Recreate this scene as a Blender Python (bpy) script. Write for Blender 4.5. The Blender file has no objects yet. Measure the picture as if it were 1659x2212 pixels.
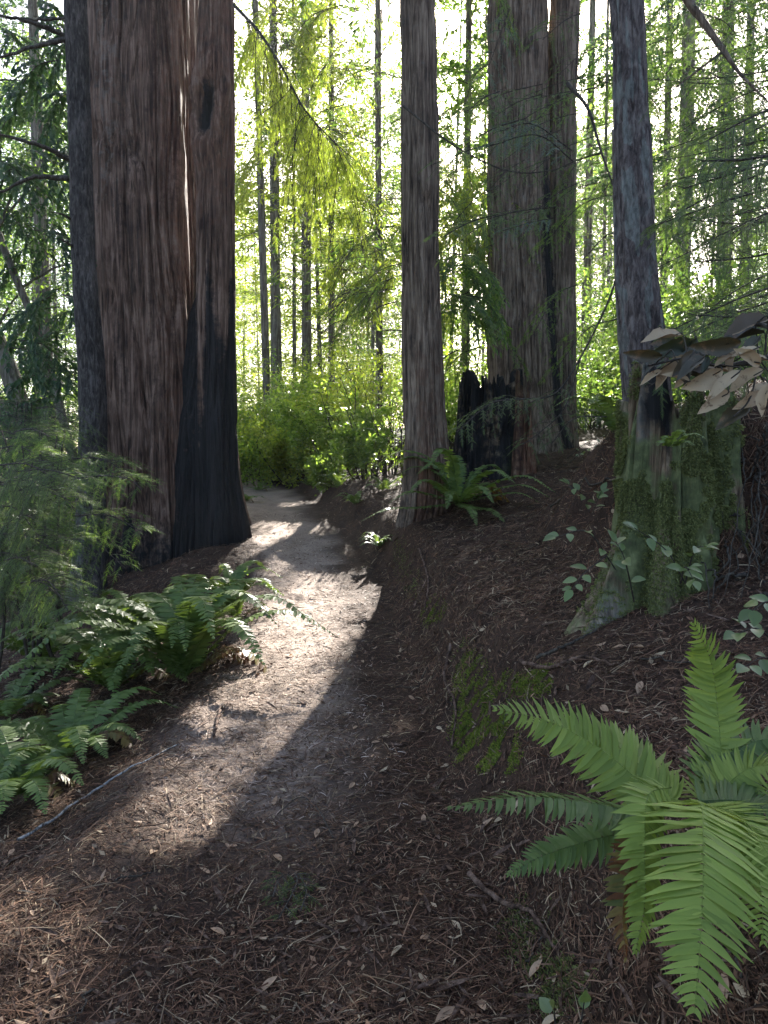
import bpy, math, random
import numpy as np
from mathutils import Vector
random.seed(7); rng = np.random.default_rng(7)
sc = bpy.context.scene
# ------------------------------------------------------------------ camera, sky, sun, exposure
FPX, CX, CY = 1534.0, 829.5, 1106.0          # focal length and centre in the photo's 1659 x 2212 grid
PITCH = math.atan(96/FPX); EYE = 1.55
cam_d = bpy.data.cameras.new('camera'); cam = bpy.data.objects.new('camera', cam_d); sc.collection.objects.link(cam)
cam_d.sensor_fit = 'VERTICAL'; cam_d.sensor_height = 34.6; cam_d.sensor_width = 34.6; cam_d.lens = 34.6*FPX/2212
cam_d.clip_end = 2000; cam_d.clip_start = 0.02
cam.location = (0, 0, EYE); cam.rotation_euler = (math.pi/2 - PITCH, 0, 0)
sc.camera = cam
SUN_AZ, SUN_EL = math.radians(9.0), math.radians(29)
w = bpy.data.worlds.new('World'); sc.world = w; w.use_nodes = True
nt = w.node_tree; bg = nt.nodes['Background']
sky = nt.nodes.new('ShaderNodeTexSky'); sky.sky_type = 'NISHITA'; sky.sun_disc = False
sky.sun_elevation = SUN_EL; sky.sun_rotation = SUN_AZ; sky.air_density = 0.8; sky.dust_density = 2.5; sky.ozone_density = 0.6
nt.links.new(sky.outputs[0], bg.inputs[0]); bg.inputs[1].default_value = 0.072
sl = bpy.data.lights.new('sun', 'SUN'); sl.energy = 5.0; sl.angle = math.radians(0.5); sl.color = (1.0, 0.95, 0.87)
so = bpy.data.objects.new('sun', sl); sc.collection.objects.link(so)
sd = Vector((math.sin(SUN_AZ)*math.cos(SUN_EL), math.cos(SUN_AZ)*math.cos(SUN_EL), math.sin(SUN_EL)))
so.rotation_euler = sd.to_track_quat('Z', 'Y').to_euler(); so.location = (6, 30, 25)
vs = sc.view_settings; vs.view_transform = 'Standard'; vs.look = 'None'; vs.gamma = 1; vs.exposure = 2.8
cy = sc.cycles; cy.max_bounces = 6; cy.diffuse_bounces = 4; cy.glossy_bounces = 2; cy.transmission_bounces = 4
cy.transparent_max_bounces = 4; cy.use_denoising = True; cy.denoising_input_passes = "RGB_ALBEDO_NORMAL"; cy.denoising_prefilter = "ACCURATE"; cy.sample_clamp_indirect = 3.0; cy.caustics_reflective = False; cy.caustics_refractive = False
HAZE = .0004
SX, SZ = math.tan(SUN_AZ), math.tan(SUN_EL)/math.cos(SUN_AZ)    # sun ray slope per metre of y

# ------------------------------------------------------------------ helpers
def A(*a): return np.array(a, float)
def ray(px, py):
    a, c = (px-CX)/FPX, (CY-py)/FPX
    d = A(a, math.cos(PITCH)+c*math.sin(PITCH), -math.sin(PITCH)+c*math.cos(PITCH))
    return d/d[1]
def at(px, py, Y): return A(0, 0, EYE) + ray(px, py)*Y
def nrm(v): return v/np.maximum(np.linalg.norm(v, axis=-1, keepdims=True), 1e-9)
def sstep(a, b, x): t = np.clip((x-a)/(b-a), 0, 1); return t*t*(3-2*t)
def _h(ix, iy, iz):
    n = (ix.astype(np.int64)*374761393 + iy.astype(np.int64)*668265263 + iz.astype(np.int64)*2147483647) & 0xffffffff
    n = ((n ^ (n >> 13))*1274126177) & 0xffffffff
    n = ((n ^ (n >> 15))*2246822519) & 0xffffffff
    return ((n ^ (n >> 16)) & 0xffffff)/float(0xffffff)
def noise(x, y, z=0.0):
    x, y, z = np.broadcast_arrays(np.asarray(x, float), np.asarray(y, float), np.asarray(z, float))
    fx, fy, fz = np.floor(x), np.floor(y), np.floor(z)
    ux, uy, uz = x-fx, y-fy, z-fz
    ux, uy, uz = [u*u*(3-2*u) for u in (ux, uy, uz)]
    r = 0
    for dx in (0, 1):
        for dy in (0, 1):
            for dz in (0, 1):
                r = r + _h(fx+dx, fy+dy, fz+dz)*(ux if dx else 1-ux)*(uy if dy else 1-uy)*(uz if dz else 1-uz)
    return r*2-1
def fbm(x, y, z=0.0, o=4):
    r, a, f = 0, 1, 1
    for i in range(o): r = r + a*noise(x*f+i*17.3, y*f+i*5.1, z*f+i*9.7); a *= .5; f *= 2.03
    return r/2
def mesh(name, V, F, mat, parent=None, smooth=False, attrs=None):
    """V (n,3), F (m,4) quads -> one mesh object"""
    V = np.asarray(V, np.float32); F = np.asarray(F, np.int32); k = F.shape[1]
    if parent is not None: V = V - np.array(parent.location, np.float32)
    m = bpy.data.meshes.new(name)
    m.vertices.add(len(V)); m.vertices.foreach_set('co', V.ravel())
    m.loops.add(F.size); m.loops.foreach_set('vertex_index', F.ravel())
    m.polygons.add(len(F)); m.polygons.foreach_set('loop_start', np.arange(0, F.size, k, dtype=np.int32))
    m.polygons.foreach_set('use_smooth', np.full(len(F), smooth))
    for an, av in (attrs or {}).items():
        at_ = m.attributes.new(an, 'FLOAT', 'POINT'); at_.data.foreach_set('value', np.asarray(av, np.float32))
    m.update(calc_edges=True); m.materials.append(mat)
    o = bpy.data.objects.new(name, m); sc.collection.objects.link(o); o.parent = parent
    return o
def tag(o, label, cat, group=None):
    o['label'] = label; o['category'] = cat
    if group: o['group'] = group
    return o
def thing(name, loc, label, cat, group=None):
    o = bpy.data.objects.new(name, None); sc.collection.objects.link(o); o.location = tuple(float(v) for v in loc)
    o.empty_display_size = .1
    return tag(o, label, cat, group)
def join(parts):
    Vs, Fs, n = [], [], 0
    for V, F in parts:
        if len(V) == 0: continue
        Vs.append(V); Fs.append(F+n); n += len(V)
    return np.concatenate(Vs), np.concatenate(Fs)
def inst(proto, P, X, N, S, W=None):
    """copies of a small shape: P centres, X forward dirs, N normals, S lengths, W widths"""
    pv, pf = proto; n = len(P)
    X = nrm(X); Yd = nrm(np.cross(N, X)); Z = np.cross(X, Yd)
    W = S if W is None else W
    S = np.broadcast_to(S, (n,)); W = np.broadcast_to(W, (n,))
    V = (P[:, None] + X[:, None]*(pv[None, :, 0:1]*S[:, None, None]) + Yd[:, None]*(pv[None, :, 1:2]*W[:, None, None])
         + Z[:, None]*(pv[None, :, 2:3]*W[:, None, None]))
    F = pf[None] + (np.arange(n)*len(pv))[:, None, None]
    return V.reshape(-1, 3), F.reshape(-1, pf.shape[1])
def catmull(P, n):
    P = np.asarray(P, float); k = len(P)
    Q = np.vstack([2*P[0]-P[1], P, 2*P[-1]-P[-2]]); t = np.linspace(0, k-1, n); i = np.minimum(t.astype(int), k-2); u = (t-i)[:, None]
    p0, p1, p2, p3 = Q[i], Q[i+1], Q[i+2], Q[i+3]
    return .5*((2*p1)+(-p0+p2)*u+(2*p0-5*p1+4*p2-p3)*u**2+(-p0+3*p1-3*p2+p3)*u**3)
def tube(P, R, k=6, wob=0.0):
    P = np.asarray(P, float); n = len(P); R = np.broadcast_to(R, (n,)).astype(float)
    T = nrm(np.gradient(P, axis=0)); ref = A(0, 0, 1) if abs(T[:, 2]).mean() < .8 else A(1, 0, 0)
    U = nrm(np.cross(T, ref)); Vv = np.cross(T, U); th = np.linspace(0, 2*np.pi, k, endpoint=False)
    rr = R[:, None]*(1+wob*(rng.random((n, k))-.5))
    V = P[:, None]+U[:, None]*(np.cos(th)[None, :, None]*rr[:, :, None])+Vv[:, None]*(np.sin(th)[None, :, None]*rr[:, :, None])
    i = np.arange(n-1)[:, None]*k; j = np.arange(k)[None]; j2 = (j+1) % k
    F = np.stack([i+j, i+j2, i+k+j2, i+k+j], -1).reshape(-1, 4)
    return V.reshape(-1, 3), F
# leaf shapes, length along x 0..1, width +-.5 in y
def blade(seg=3, fold=.25, bend=-.3, wid=None, tip=.02, curl=0.0, cur=0.0, wave=0.0):
    xs = np.linspace(0, 1, seg+1); wv = (np.sin(np.pi*np.clip(xs, .02, .98)**.8)**.8 if wid is None else np.array(wid))*.5
    wv = np.maximum(wv, tip); V = []
    for x, w_ in zip(xs, wv):
        zc = bend*x*x
        cc = cur*x*x; w1, w2 = wave*math.sin(x*13), wave*math.sin(x*11+2); V += [(x, cc-w_, zc+fold*w_+w1), (x, cc, zc), (x, cc+w_, zc+fold*w_+w2)]
    F = []
    for s in range(seg):
        b = 3*s; F += [(b, b+3, b+4, b+1), (b+1, b+4, b+5, b+2)]
    return np.array(V), np.array(F)
RHOMB = (A((0, 0, 0), (.45, -.5, 0), (1, 0, -.05), (.45, .5, 0)), np.array([[0, 1, 2, 3]]))
def comb(n=9):          # conifer twig tip: two rows of flat needles
    V, F = [], []
    for i in range(n):
        x = (i+.5)/n; l = .5*math.sin(math.pi*min(.97, .14+.86*x)**.8)
        for s in (-1, 1):
            b = len(V); V += [(x-.028, 0, 0), (x+.02+l*.10, s*l*.55, .03), (x+l*.30, s*l, -.03), (x+.035, 0, 0)]; F.append((b, b+1, b+2, b+3))
    return np.array(V), np.array(F)
COMB = comb(9); COMB6 = comb(6)
OVAL = blade(4, .35, -.25)
OVALHI = blade(7, .3, -.25)

# ------------------------------------------------------------------ materials
def mat(name):
    m = bpy.data.materials.new(name); m.use_nodes = True; return m, m.node_tree.nodes, m.node_tree.links, m.node_tree.nodes['Principled BSDF']
def ramp(n, l, src, stops):
    r = n.new('ShaderNodeValToRGB'); e = r.color_ramp.elements
    while len(e) < len(stops): e.new(.5)
    for x, (p, c) in zip(e, stops): x.position = p; x.color = (*c, 1)
    l.new(src, r.inputs[0]); return r.outputs[0]
def ntex(n, l, scale, detail=6, rough=.6, vec=None, dist=0):
    t = n.new('ShaderNodeTexNoise'); t.inputs['Scale'].default_value = scale; t.inputs['Detail'].default_value = detail
    t.inputs['Roughness'].default_value = rough; t.inputs['Distortion'].default_value = dist
    if vec: l.new(vec, t.inputs['Vector'])
    return t.outputs['Fac']
def mix(n, l, fac, a, b):
    m = n.new('ShaderNodeMix'); m.data_type = 'RGBA'
    for sock, v in ((m.inputs[0], fac), (m.inputs[6], a), (m.inputs[7], b)):
        if hasattr(v, 'links'): l.new(v, sock)
        elif isinstance(v, (int, float)): sock.default_value = v
        else: sock.default_value = (*v, 1)
    return m.outputs[2]
def math_(n, l, op, a, b=0.0, clamp=False):
    m = n.new('ShaderNodeMath'); m.operation = op; m.use_clamp = clamp
    for s, v in ((m.inputs[0], a), (m.inputs[1], b)):
        if hasattr(v, 'links'): l.new(v, s)
        else: s.default_value = v
    return m.outputs[0]
def leaf_mat(name, cols, trans=.4, rough=.45, tcol=1.5, spec=.35, tgain=None, blotch=None):
    m, n, l, p = mat(name)
    g = n.new('ShaderNodeNewGeometry')
    c = ramp(n, l, g.outputs['Random Per Island'], [(i/max(1, len(cols)-1), c) for i, c in enumerate(cols)])
    tc = n.new('ShaderNodeTexCoord'); nz = ntex(n, l, 1.7, 3, .6, tc.outputs['Object'])
    if blotch:
        bn = ntex(n, l, blotch[0], 5, .7, tc.outputs['Object'])
        c = mix(n, l, math_(n, l, 'MULTIPLY', math_(n, l, 'SUBTRACT', bn, blotch[1]), 9.0, True), c, blotch[2])
    hs = n.new('ShaderNodeHueSaturation'); l.new(c, hs.inputs['Color'])
    l.new(math_(n, l, 'MULTIPLY_ADD', nz, 1.3), hs.inputs['Value']); hs.inputs['Value'].links[0].from_node.inputs[2].default_value = .35
    l.new(hs.outputs[0], p.inputs['Base Color']); p.inputs['Roughness'].default_value = rough; p.inputs['Specular IOR Level'].default_value = spec
    t = n.new('ShaderNodeBsdfTranslucent')
    tg = tgain or (1.35*tcol, 1.35*tcol, .7*tcol)
    mm = n.new('ShaderNodeMix'); mm.data_type = 'RGBA'; mm.blend_type = 'MULTIPLY'; mm.inputs[0].default_value = 1; mm.clamp_result = True
    l.new(hs.outputs[0], mm.inputs[6]); mm.inputs[7].default_value = (*tg, 1); l.new(mm.outputs[2], t.inputs[0])
    x = n.new('ShaderNodeMixShader'); x.inputs[0].default_value = trans; l.new(p.outputs[0], x.inputs[1]); l.new(t.outputs[0], x.inputs[2])
    l.new(x.outputs[0], n['Material Output'].inputs[0]); return m
M = {}
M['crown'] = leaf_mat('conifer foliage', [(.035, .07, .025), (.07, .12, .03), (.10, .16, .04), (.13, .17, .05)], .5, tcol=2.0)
M['crown_yellow'] = leaf_mat('backlit yellow foliage', [(.10, .15, .03), (.16, .20, .035), (.2, .23, .04)], .55, tcol=2.2)  # yellower, brighter copy of the crown green, backlight put into the colour
M['crown_dark'] = leaf_mat('dark conifer foliage', [(.022, .05, .025), (.04, .08, .035), (.06, .10, .045)], .35, tcol=1.7)  # darker, less translucent conifer green
M['spray'] = leaf_mat('redwood sprays', [(.055, .085, .035), (.08, .12, .04), (.11, .15, .05)], .35, tcol=1.8, rough=.4)
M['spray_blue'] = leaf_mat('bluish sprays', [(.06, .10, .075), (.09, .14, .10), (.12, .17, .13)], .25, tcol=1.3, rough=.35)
M['shrub'] = leaf_mat('huckleberry leaves', [(.06, .11, .025), (.12, .18, .04), (.17, .23, .05)], .5, tcol=2.2, rough=.3)
M['sprig'] = leaf_mat('broad green leaves', [(.09, .13, .04), (.13, .18, .06), (.18, .22, .09)], .25, tcol=1.5, rough=.32, spec=.5)
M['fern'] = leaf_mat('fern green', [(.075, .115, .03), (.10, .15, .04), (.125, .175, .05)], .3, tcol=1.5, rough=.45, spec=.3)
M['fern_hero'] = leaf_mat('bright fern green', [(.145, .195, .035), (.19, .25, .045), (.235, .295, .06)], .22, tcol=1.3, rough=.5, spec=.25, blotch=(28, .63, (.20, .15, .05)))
M['fern_dead'] = leaf_mat('dying frond', [(.10, .045, .02), (.15, .075, .03), (.20, .16, .05), (.10, .13, .04)], .3, tgain=(1.8, 1.2, .8))
M['deadleaf'] = leaf_mat('dead tan leaf', [(.12, .065, .03), (.30, .18, .10), (.42, .30, .20), (.26, .12, .05), (.16, .10, .06)], .15, rough=.6, tgain=(1.5, 1.2, .9), spec=.25)
M['paleleaf'] = leaf_mat('pale dead leaf', [(.36, .26, .15), (.44, .34, .22), (.28, .19, .10)], .12, rough=.6, blotch=(45, .56, (.12, .07, .04)), tgain=(1.4, 1.2, 1), spec=.25)
M['darkleaf'] = leaf_mat('dark leathery leaf', [(.035, .045, .025), (.06, .05, .03), (.09, .06, .035)], .1, blotch=(30, .55, (.16, .10, .06)), rough=.42, spec=.35)
M['litter'] = leaf_mat('redwood duff', [(.025, .013, .008), (.06, .03, .018), (.13, .065, .036), (.045, .024, .014), (.11, .05, .028), (.24, .14, .085), (.05, .03, .018), (.40, .30, .19)], .05, rough=.7, tgain=(1, 1, 1), spec=.2)
M['duff_dry_sunlit'] = leaf_mat('sun-brightened dry duff', [(.16, .10, .07), (.34, .24, .18), (.50, .39, .31), (.26, .17, .12), (.62, .52, .43)], .05, rough=.7, tgain=(1, 1, 1), spec=.2)  # dry duff with sunlight put into its colour to brighten the sun patch
M['moss'] = leaf_mat('moss tufts', [(.07, .10, .02), (.14, .18, .035), (.22, .26, .06)], .3, rough=.8, tcol=1.5, spec=.1)
M['moss_dim'] = leaf_mat('dull moss tufts', [(.08, .088, .035), (.14, .155, .055), (.22, .23, .09)], .2, rough=.9, tcol=1.3, spec=.1)

def bark_mat(name, dark, mid, light, sx=22, sz=1.2, bump=1.0):
    m, n, l, p = mat(name)
    tc = n.new('ShaderNodeTexCoord'); mp = n.new('ShaderNodeMapping'); mp.inputs['Scale'].default_value = (sx, sx, sz)
    l.new(tc.outputs['Object'], mp.inputs[0])
    n1 = ntex(n, l, 1, 8, .7, mp.outputs[0], .6); n2 = ntex(n, l, 2.1, 4, .6, tc.outputs['Object'])
    f = math_(n, l, 'ADD', math_(n, l, 'MULTIPLY', n1, .75), math_(n, l, 'MULTIPLY', n2, .25))
    c = ramp(n, l, f, [(.40, dark), (.49, mid), (.60, light)])
    def attr(a): x = n.new('ShaderNodeAttribute'); x.attribute_name = a; return x.outputs['Fac']
    nm = ntex(n, l, 9, 6, .7, tc.outputs['Object'])
    def mask(a, k=3.0):
        s = math_(n, l, 'ADD', attr(a), math_(n, l, 'MULTIPLY', math_(n, l, 'SUBTRACT', nm, .5), 1.2))
        return math_(n, l, 'MULTIPLY', math_(n, l, 'SUBTRACT', s, .35), k, True)
    c = mix(n, l, mask('lichen'), c, ramp(n, l, n1, [(.35, (.09, .09, .08)), (.65, (.26, .27, .24))]))
    c = mix(n, l, mask('moss'), c, ramp(n, l, nm, [(.3, (.04, .045, .02)), (.5, (.11, .125, .05)), (.7, (.22, .235, .10))]))
    c = mix(n, l, mask('red', 2), c, ramp(n, l, n1, [(.3, (.06, .025, .015)), (.7, (.20, .09, .05))]))
    c = mix(n, l, mask('char', 2.5), c, ramp(n, l, n1, [(.3, (.006, .006, .006)), (.7, (.03, .027, .025))]))
    l.new(c, p.inputs['Base Color']); p.inputs['Roughness'].default_value = .85; p.inputs['Specular IOR Level'].default_value = .25
    b = n.new('ShaderNodeBump'); b.inputs['Strength'].default_value = bump; b.inputs['Distance'].default_value = .03
    l.new(n1, b.inputs['Height']); l.new(b.outputs[0], p.inputs['Normal']); return m
M['bark_red'] = bark_mat('redwood bark', (.026, .016, .011), (.105, .062, .042), (.25, .165, .12))
M['bark_grey'] = bark_mat('grey weathered bark', (.035, .026, .019), (.13, .092, .064), (.28, .215, .155), 26, 1.6)
M['bark_fir'] = bark_mat('scaly dark bark', (.035, .028, .026), (.10, .078, .07), (.22, .185, .165), 30, 9)
M['bark_dark'] = bark_mat('dark flaky bark', (.018, .015, .013), (.05, .043, .038), (.12, .105, .095), 30, 7)
M['bark_far'] = bark_mat('distant bark', (.05, .04, .03), (.12, .10, .08), (.22, .20, .16), 20, 1.5)
M['stump'] = bark_mat('rotting stump wood', (.05, .03, .02), (.17, .115, .07), (.42, .31, .2), 24, 1.8)
M['twig'] = bark_mat('twig bark', (.02, .016, .012), (.05, .04, .03), (.10, .085, .065), 60, 20, .3)
M['palewood'] = bark_mat('bleached stick', (.05, .045, .04), (.22, .21, .20), (.42, .42, .40), 60, 20, .3)

def ground_mat():
    m, n, l, p = mat('forest floor'); tc = n.new('ShaderNodeTexCoord'); O = tc.outputs['Object']
    a = ntex(n, l, 55, 8, .75, O, .8); b = ntex(n, l, 3.0, 5, .65, O); d = ntex(n, l, 160, 4, .7, O, 1.5)
    f = math_(n, l, 'ADD', math_(n, l, 'MULTIPLY', a, .5), math_(n, l, 'ADD', math_(n, l, 'MULTIPLY', b, .25), math_(n, l, 'MULTIPLY', d, .25)))
    duff = ramp(n, l, f, [(.36, (.010, .007, .005)), (.47, (.035, .02, .013)), (.55, (.078, .044, .027)), (.66, (.18, .11, .065))])
    trail = ramp(n, l, f, [(.33, (.07, .048, .036)), (.44, (.28, .21, .165)), (.58, (.54, .43, .35))])  # dry trail tone, lightened to paint in the sunlit patch
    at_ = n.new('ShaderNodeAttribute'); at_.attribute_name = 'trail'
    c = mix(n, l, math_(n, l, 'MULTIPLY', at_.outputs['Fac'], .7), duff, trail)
    am = n.new('ShaderNodeAttribute'); am.attribute_name = 'green'
    c = mix(n, l, math_(n, l, 'MULTIPLY', am.outputs['Fac'], math_(n, l, 'MULTIPLY', a, 1.6), True), c, (.05, .08, .02))
    l.new(c, p.inputs['Base Color']); p.inputs['Roughness'].default_value = .9; p.inputs['Specular IOR Level'].default_value = .2
    bp = n.new('ShaderNodeBump'); bp.inputs['Strength'].default_value = 1; bp.inputs['Distance'].default_value = .02
    l.new(f, bp.inputs['Height']); l.new(bp.outputs[0], p.inputs['Normal']); return m
M['ground'] = ground_mat()

# ------------------------------------------------------------------ terrain
YK = [-5, 0, 2, 3, 5, 8, 10, 12, 16, 20, 26, 40, 70, 120]
def hp(y): return np.interp(y, YK, [0, 0, 0, 0, .02, .2, .5, .82, 1.12, 1.4, 1.9, 2.5, 2.0, 0])
def xr(y): return np.interp(y, YK, [.36, .38, .38, .33, .16, 0, -.5, -1.05, -2.0, -4, -7, -10, -10, -10])
def xl(y): return np.interp(y, YK, [-1.4, -1.4, -1.35, -1.2, -1.15, -1.25, -1.85, -2.45, -3.2, -5.4, -8.4, -12, -12, -12])
def H(x, y):
    x = np.asarray(x, float); y = np.asarray(y, float)
    s = x-xr(y); sL = xl(y)-x
    Ab = np.interp(y, [0, 9, 15, 25], [.55, .5, .3, .2]); k = np.interp(y, [0, 4, 9, 13, 24, 60], [.34, .34, .22, .14, .12, .04])
    z = hp(y) + Ab*sstep(0, .55, s) + k*np.maximum(0, s-.25)
    z = z - .05*sstep(0, .3, sL) - .20*np.clip(sL, 0, 3) - .14*np.maximum(0, sL-3)
    z = z - .04*np.exp(-((x-(xl(y)+xr(y))/2)/.45)**2)
    z = z + .24*np.exp(-(((x+2.35)/.75)**2+((y-9.2)/.9)**2))                              # duff mound by the redwood
    z = z + .85*sstep(1.35, 1.9, x+.06*noise(x*4, y*4))*sstep(3.6, 4.15, y+.1*noise(x*5, y*3, 7))*(1-sstep(5.5, 8, y))    # root mound by the mossy stump
    z = z + .06*fbm(x*.9, y*.9, 3.0, 3)*sstep(.0, .5, np.maximum(s, sL)) + .02*fbm(x*3, y*3, 1.0, 3)
    return z
def hit(px, py, y0=.8, y1=90):
    r = ray(px, py); ys = np.concatenate([np.arange(y0, 12, .01), np.arange(12, y1, .1)])
    z = EYE+r[2]*ys; g = H(r[0]*ys, ys); i = np.argmax(z < g)
    return A(r[0]*ys[i], ys[i], g[i])
def grow(a, b, s0, s1): # spacing grows from s0 to s1
    out = [a]; 
    while out[-1] < b: out.append(out[-1]+s0+(s1-s0)*((out[-1]-a)/(b-a))**1.0)
    return out
gx = np.array([-v for v in grow(2.6, 160, .06, 14)][::-1] + list(np.arange(-2.55, 3.0, .026)) + grow(3.03, 160, .06, 14))
gy = np.array([-v for v in grow(-.6, 60, .3, 10)][::-1] + list(np.arange(.65, 7.5, .026)) + grow(7.5, 16, .035, .12) + grow(16.2, 260, .16, 16))
GX, GY = np.meshgrid(gx, gy); Z = H(GX, GY)
near = 1-sstep(8, 16, np.hypot(GX, GY))
ontrail = sstep(-.25, .15, xr(GY)-GX+.1*noise(GX*4, GY*4))*sstep(-.3, .15, GX-xl(GY)+.1*noise(GX*4, GY*4, 5))
Z = Z + near*(.034*fbm(GX*6, GY*6, 2., 5) + .012*np.abs(noise(GX*26, GY*26, 4.)))*(1-.65*ontrail)
Z = Z + (1-near)*.12*fbm(GX*1.3, GY*1.3, 8., 3)*(1-ontrail)
nx, ny = len(gx), len(gy)
i = np.arange(ny-1)[:, None]*nx; j = np.arange(nx-1)[None]
F = np.stack([i+j, i+j+1, i+nx+j+1, i+nx+j], -1).reshape(-1, 4)
far_green = sstep(14, 22, GY)*.7*(1-ontrail)
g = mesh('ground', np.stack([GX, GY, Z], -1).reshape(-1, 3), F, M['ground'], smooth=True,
         attrs={'trail': (ontrail*sstep(2.2, 4.2, GY)*sstep(.0, .55, xr(GY)-GX-.25*(GY < 9)+.15*noise(GX*3, GY*3, 2))).ravel(), 'green': far_green.ravel()})  # pale trail colour kept to the sunlit stretch, fading towards the shaded foreground
g['kind'] = 'structure'
def Hn(x, y):
    n_ = 1-sstep(8, 16, np.hypot(x, y))
    ot = sstep(-.25, .15, xr(y)-x+.1*noise(x*4, y*4))*sstep(-.3, .15, x-xl(y)+.1*noise(x*4, y*4, 5))
    return H(x, y) + n_*(.034*fbm(x*6, y*6, 2., 5) + .012*np.abs(noise(x*26, y*26, 4.)))*(1-.65*ot)

# ------------------------------------------------------------------ where the sun must get through the canopy
def keep_light(P, strength=1.0):
    """True where foliage may stay: openings in the canopy above the trail"""
    X, Y, Zz = P[:, 0], P[:, 1], P[:, 2]
    dy = (Zz-.1)/SZ; gy_ = Y-dy; gx_ = X-SX*dy                # where this leaf's shadow lands on the trail
    r = rng.random(len(P)); edge = .05+SX*(gy_-8.5)
    lit = (gx_ < edge+.12) & (gx_ > -1.25) & (gy_ > 2.9) & (gy_ < 8.4)
    dap = (gx_ > -2.2) & (gx_ < .4) & (gy_ > 8.4) & (gy_ < 15)
    dy2 = Y-10.4; fx = X-SX*dy2; fz = Zz-SZ*dy2              # flank of the big redwood
    fl = (fx > -3.1) & (fx < -2.1) & (fz > 2.2) & (fz < 9) & (Y > 10.5)
    fern = (gx_ > -3.2) & (gx_ < -1.2) & (gy_ > 2) & (gy_ < 8.4)
    clump = noise(gx_*2.2, gy_*1.2, 3.3) > 0
    dy3 = Y-8.4; hx = X-SX*dy3; hz = Zz-SZ*dy3; spr = (hx > -2.1) & (hx < -.3) & (hz > 4.2) & (hz < 7.8) & (Y > 9.6)   # glowing spray by the redwood
    kill = (spr & (r < .8)) | (lit & (r < .985)) | (dap & clump & (r < .97)) | (fl & (r < .985)) | (fern & clump & (r < .9))
    return ~kill

# ------------------------------------------------------------------ trunks
def trunk(pts, rad, nth=120, dz=.05, furrow=.03, ff=9, fz=.7, shape=None, seed=0, zmax=None, jag=None):
    """pts: axis control points; rad: radii at them; returns V,F, grid arrays (theta, z)"""
    pts = np.asarray(pts, float); L = np.linalg.norm(np.diff(pts, axis=0), axis=1).sum(); n = max(6, int(L/dz))
    Pc = catmull(pts, n); R = np.interp(np.linspace(0, len(pts)-1, n), range(len(pts)), rad)
    th = np.linspace(0, 2*np.pi, nth, endpoint=False); TH, I = np.meshgrid(th, np.arange(n)); Zc = Pc[:, 2][I]; RR = R[I].copy()
    if shape is not None: RR = shape(TH, Zc, RR)
    c, s = np.cos(TH), np.sin(TH)
    wv = .25*noise(c*2+seed, s*2, Zc*.6)
    u, v = c*R[I]*ff+wv*3, s*R[I]*ff+wv*3
    rd = (1-2*np.abs(noise(u, v, Zc*fz+seed)))*.6 + (1-2*np.abs(noise(u*2.1, v*2.1, Zc*fz*1.7+seed+9)))*.35 + .35*noise(c*R[I]*2.3+seed, s*R[I]*2.3, Zc*.5)
    n1 = noise(u*.8+3, v*.8, Zc*fz*.8+seed+4); n2 = noise(u*1.9, v*1.9+7, Zc*fz*1.5+seed+2)
    RR = RR + furrow*(rd*.7-1.3*np.exp(-(n1/.16)**2)-.6*np.exp(-(n2/.16)**2))
    V = Pc[I]+np.stack([c*RR, s*RR, np.zeros_like(RR)], -1)
    if jag is not None: V[..., 2] = jag(TH, V[..., 2], I/(n-1))
    i = np.arange(n-1)[:, None]*nth; j = np.arange(nth)[None]; j2 = (j+1) % nth
    F = np.stack([i+j, i+j2, i+nth+j2, i+nth+j], -1).reshape(-1, 4)
    return V.reshape(-1, 3), F, TH.ravel(), V[..., 2].ravel()
def zeros(n, **k):
    d = {a: np.zeros(n) for a in ('char', 'moss', 'lichen', 'red')}; d.update(k); return d
def axis(pix, Y, base_drop=.4, top=None):
    """axis of a trunk from photo points (px, py) at depth Y, continued below the ground and above the picture"""
    P = [at(px, py, Y) for px, py in pix][::-1]
    b = P[0].copy(); gz = float(H(b[0], b[1])); 
    if b[2] > gz-base_drop: P = [A(b[0]+(P[0]-P[1])[0]*.15, b[1], gz-base_drop)]+P
    t = P[-1]; d = (P[-1]-P[-2])/max(.1, (P[-1]-P[-2])[2]); top = top or t[2]+8
    P.append(t+d*(top-t[2])); return P
def cap(P): return P

# 1 the big redwood on the left: main trunk + side trunk
T = thing('redwood_tree', A(-3.4, 11, 0), 'massive redwood with deeply furrowed brown bark and a scarred hollow, left of the trail', 'tree')
cxm, cym = -3.36, 11.0
ax = [A(cxm+.10, cym, -.6), A(cxm+.10, cym, .3), A(cxm+.05, cym, 1.2), A(cxm, cym, 3.2), A(cxm-.04, cym, 6), A(cxm+.02, cym, 9.5), A(cxm+.1, cym, 13), A(cxm+.3, cym, 22)]
def shp(TH, Zc, R):
    fl = .57/np.maximum(.12, np.cos(TH-.03)); up = sstep(1.6, 3.4, Zc)
    soft = -np.log(np.exp(-14*R)+np.exp(-14*np.minimum(fl, 3)))/14
    R = R*(1-up)+soft*up
    R = R*(1+.035*np.cos(3*TH+.5)+.03*np.cos(5*TH+Zc*.05)) + (.05*np.cos(7*TH)+.06)*(1-sstep(.2, 1.6, Zc))
    return R
V, F, TH, ZZ = trunk(ax, [1.25, 1.14, 1.03, .96, .94, .92, .9, .8], 900, .045, .045, 7, .5, shp, 3)
char = np.clip(1.0-sstep(.3, 1.3, ZZ), 0, 1)*.9
char += .5*(noise(TH*7, ZZ*1.5, 2) > .45)
lich = .35*np.exp(-((TH-4.2)/.5)**2)*sstep(3, 6, ZZ)
mesh('trunk', V, F, M['bark_red'], T, True, zeros(len(V), char=char*.8, red=.28+.25*np.exp(-((TH-5.3)/.4)**2), lichen=lich))
sx_, sy_ = -2.33, 9.98
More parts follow.
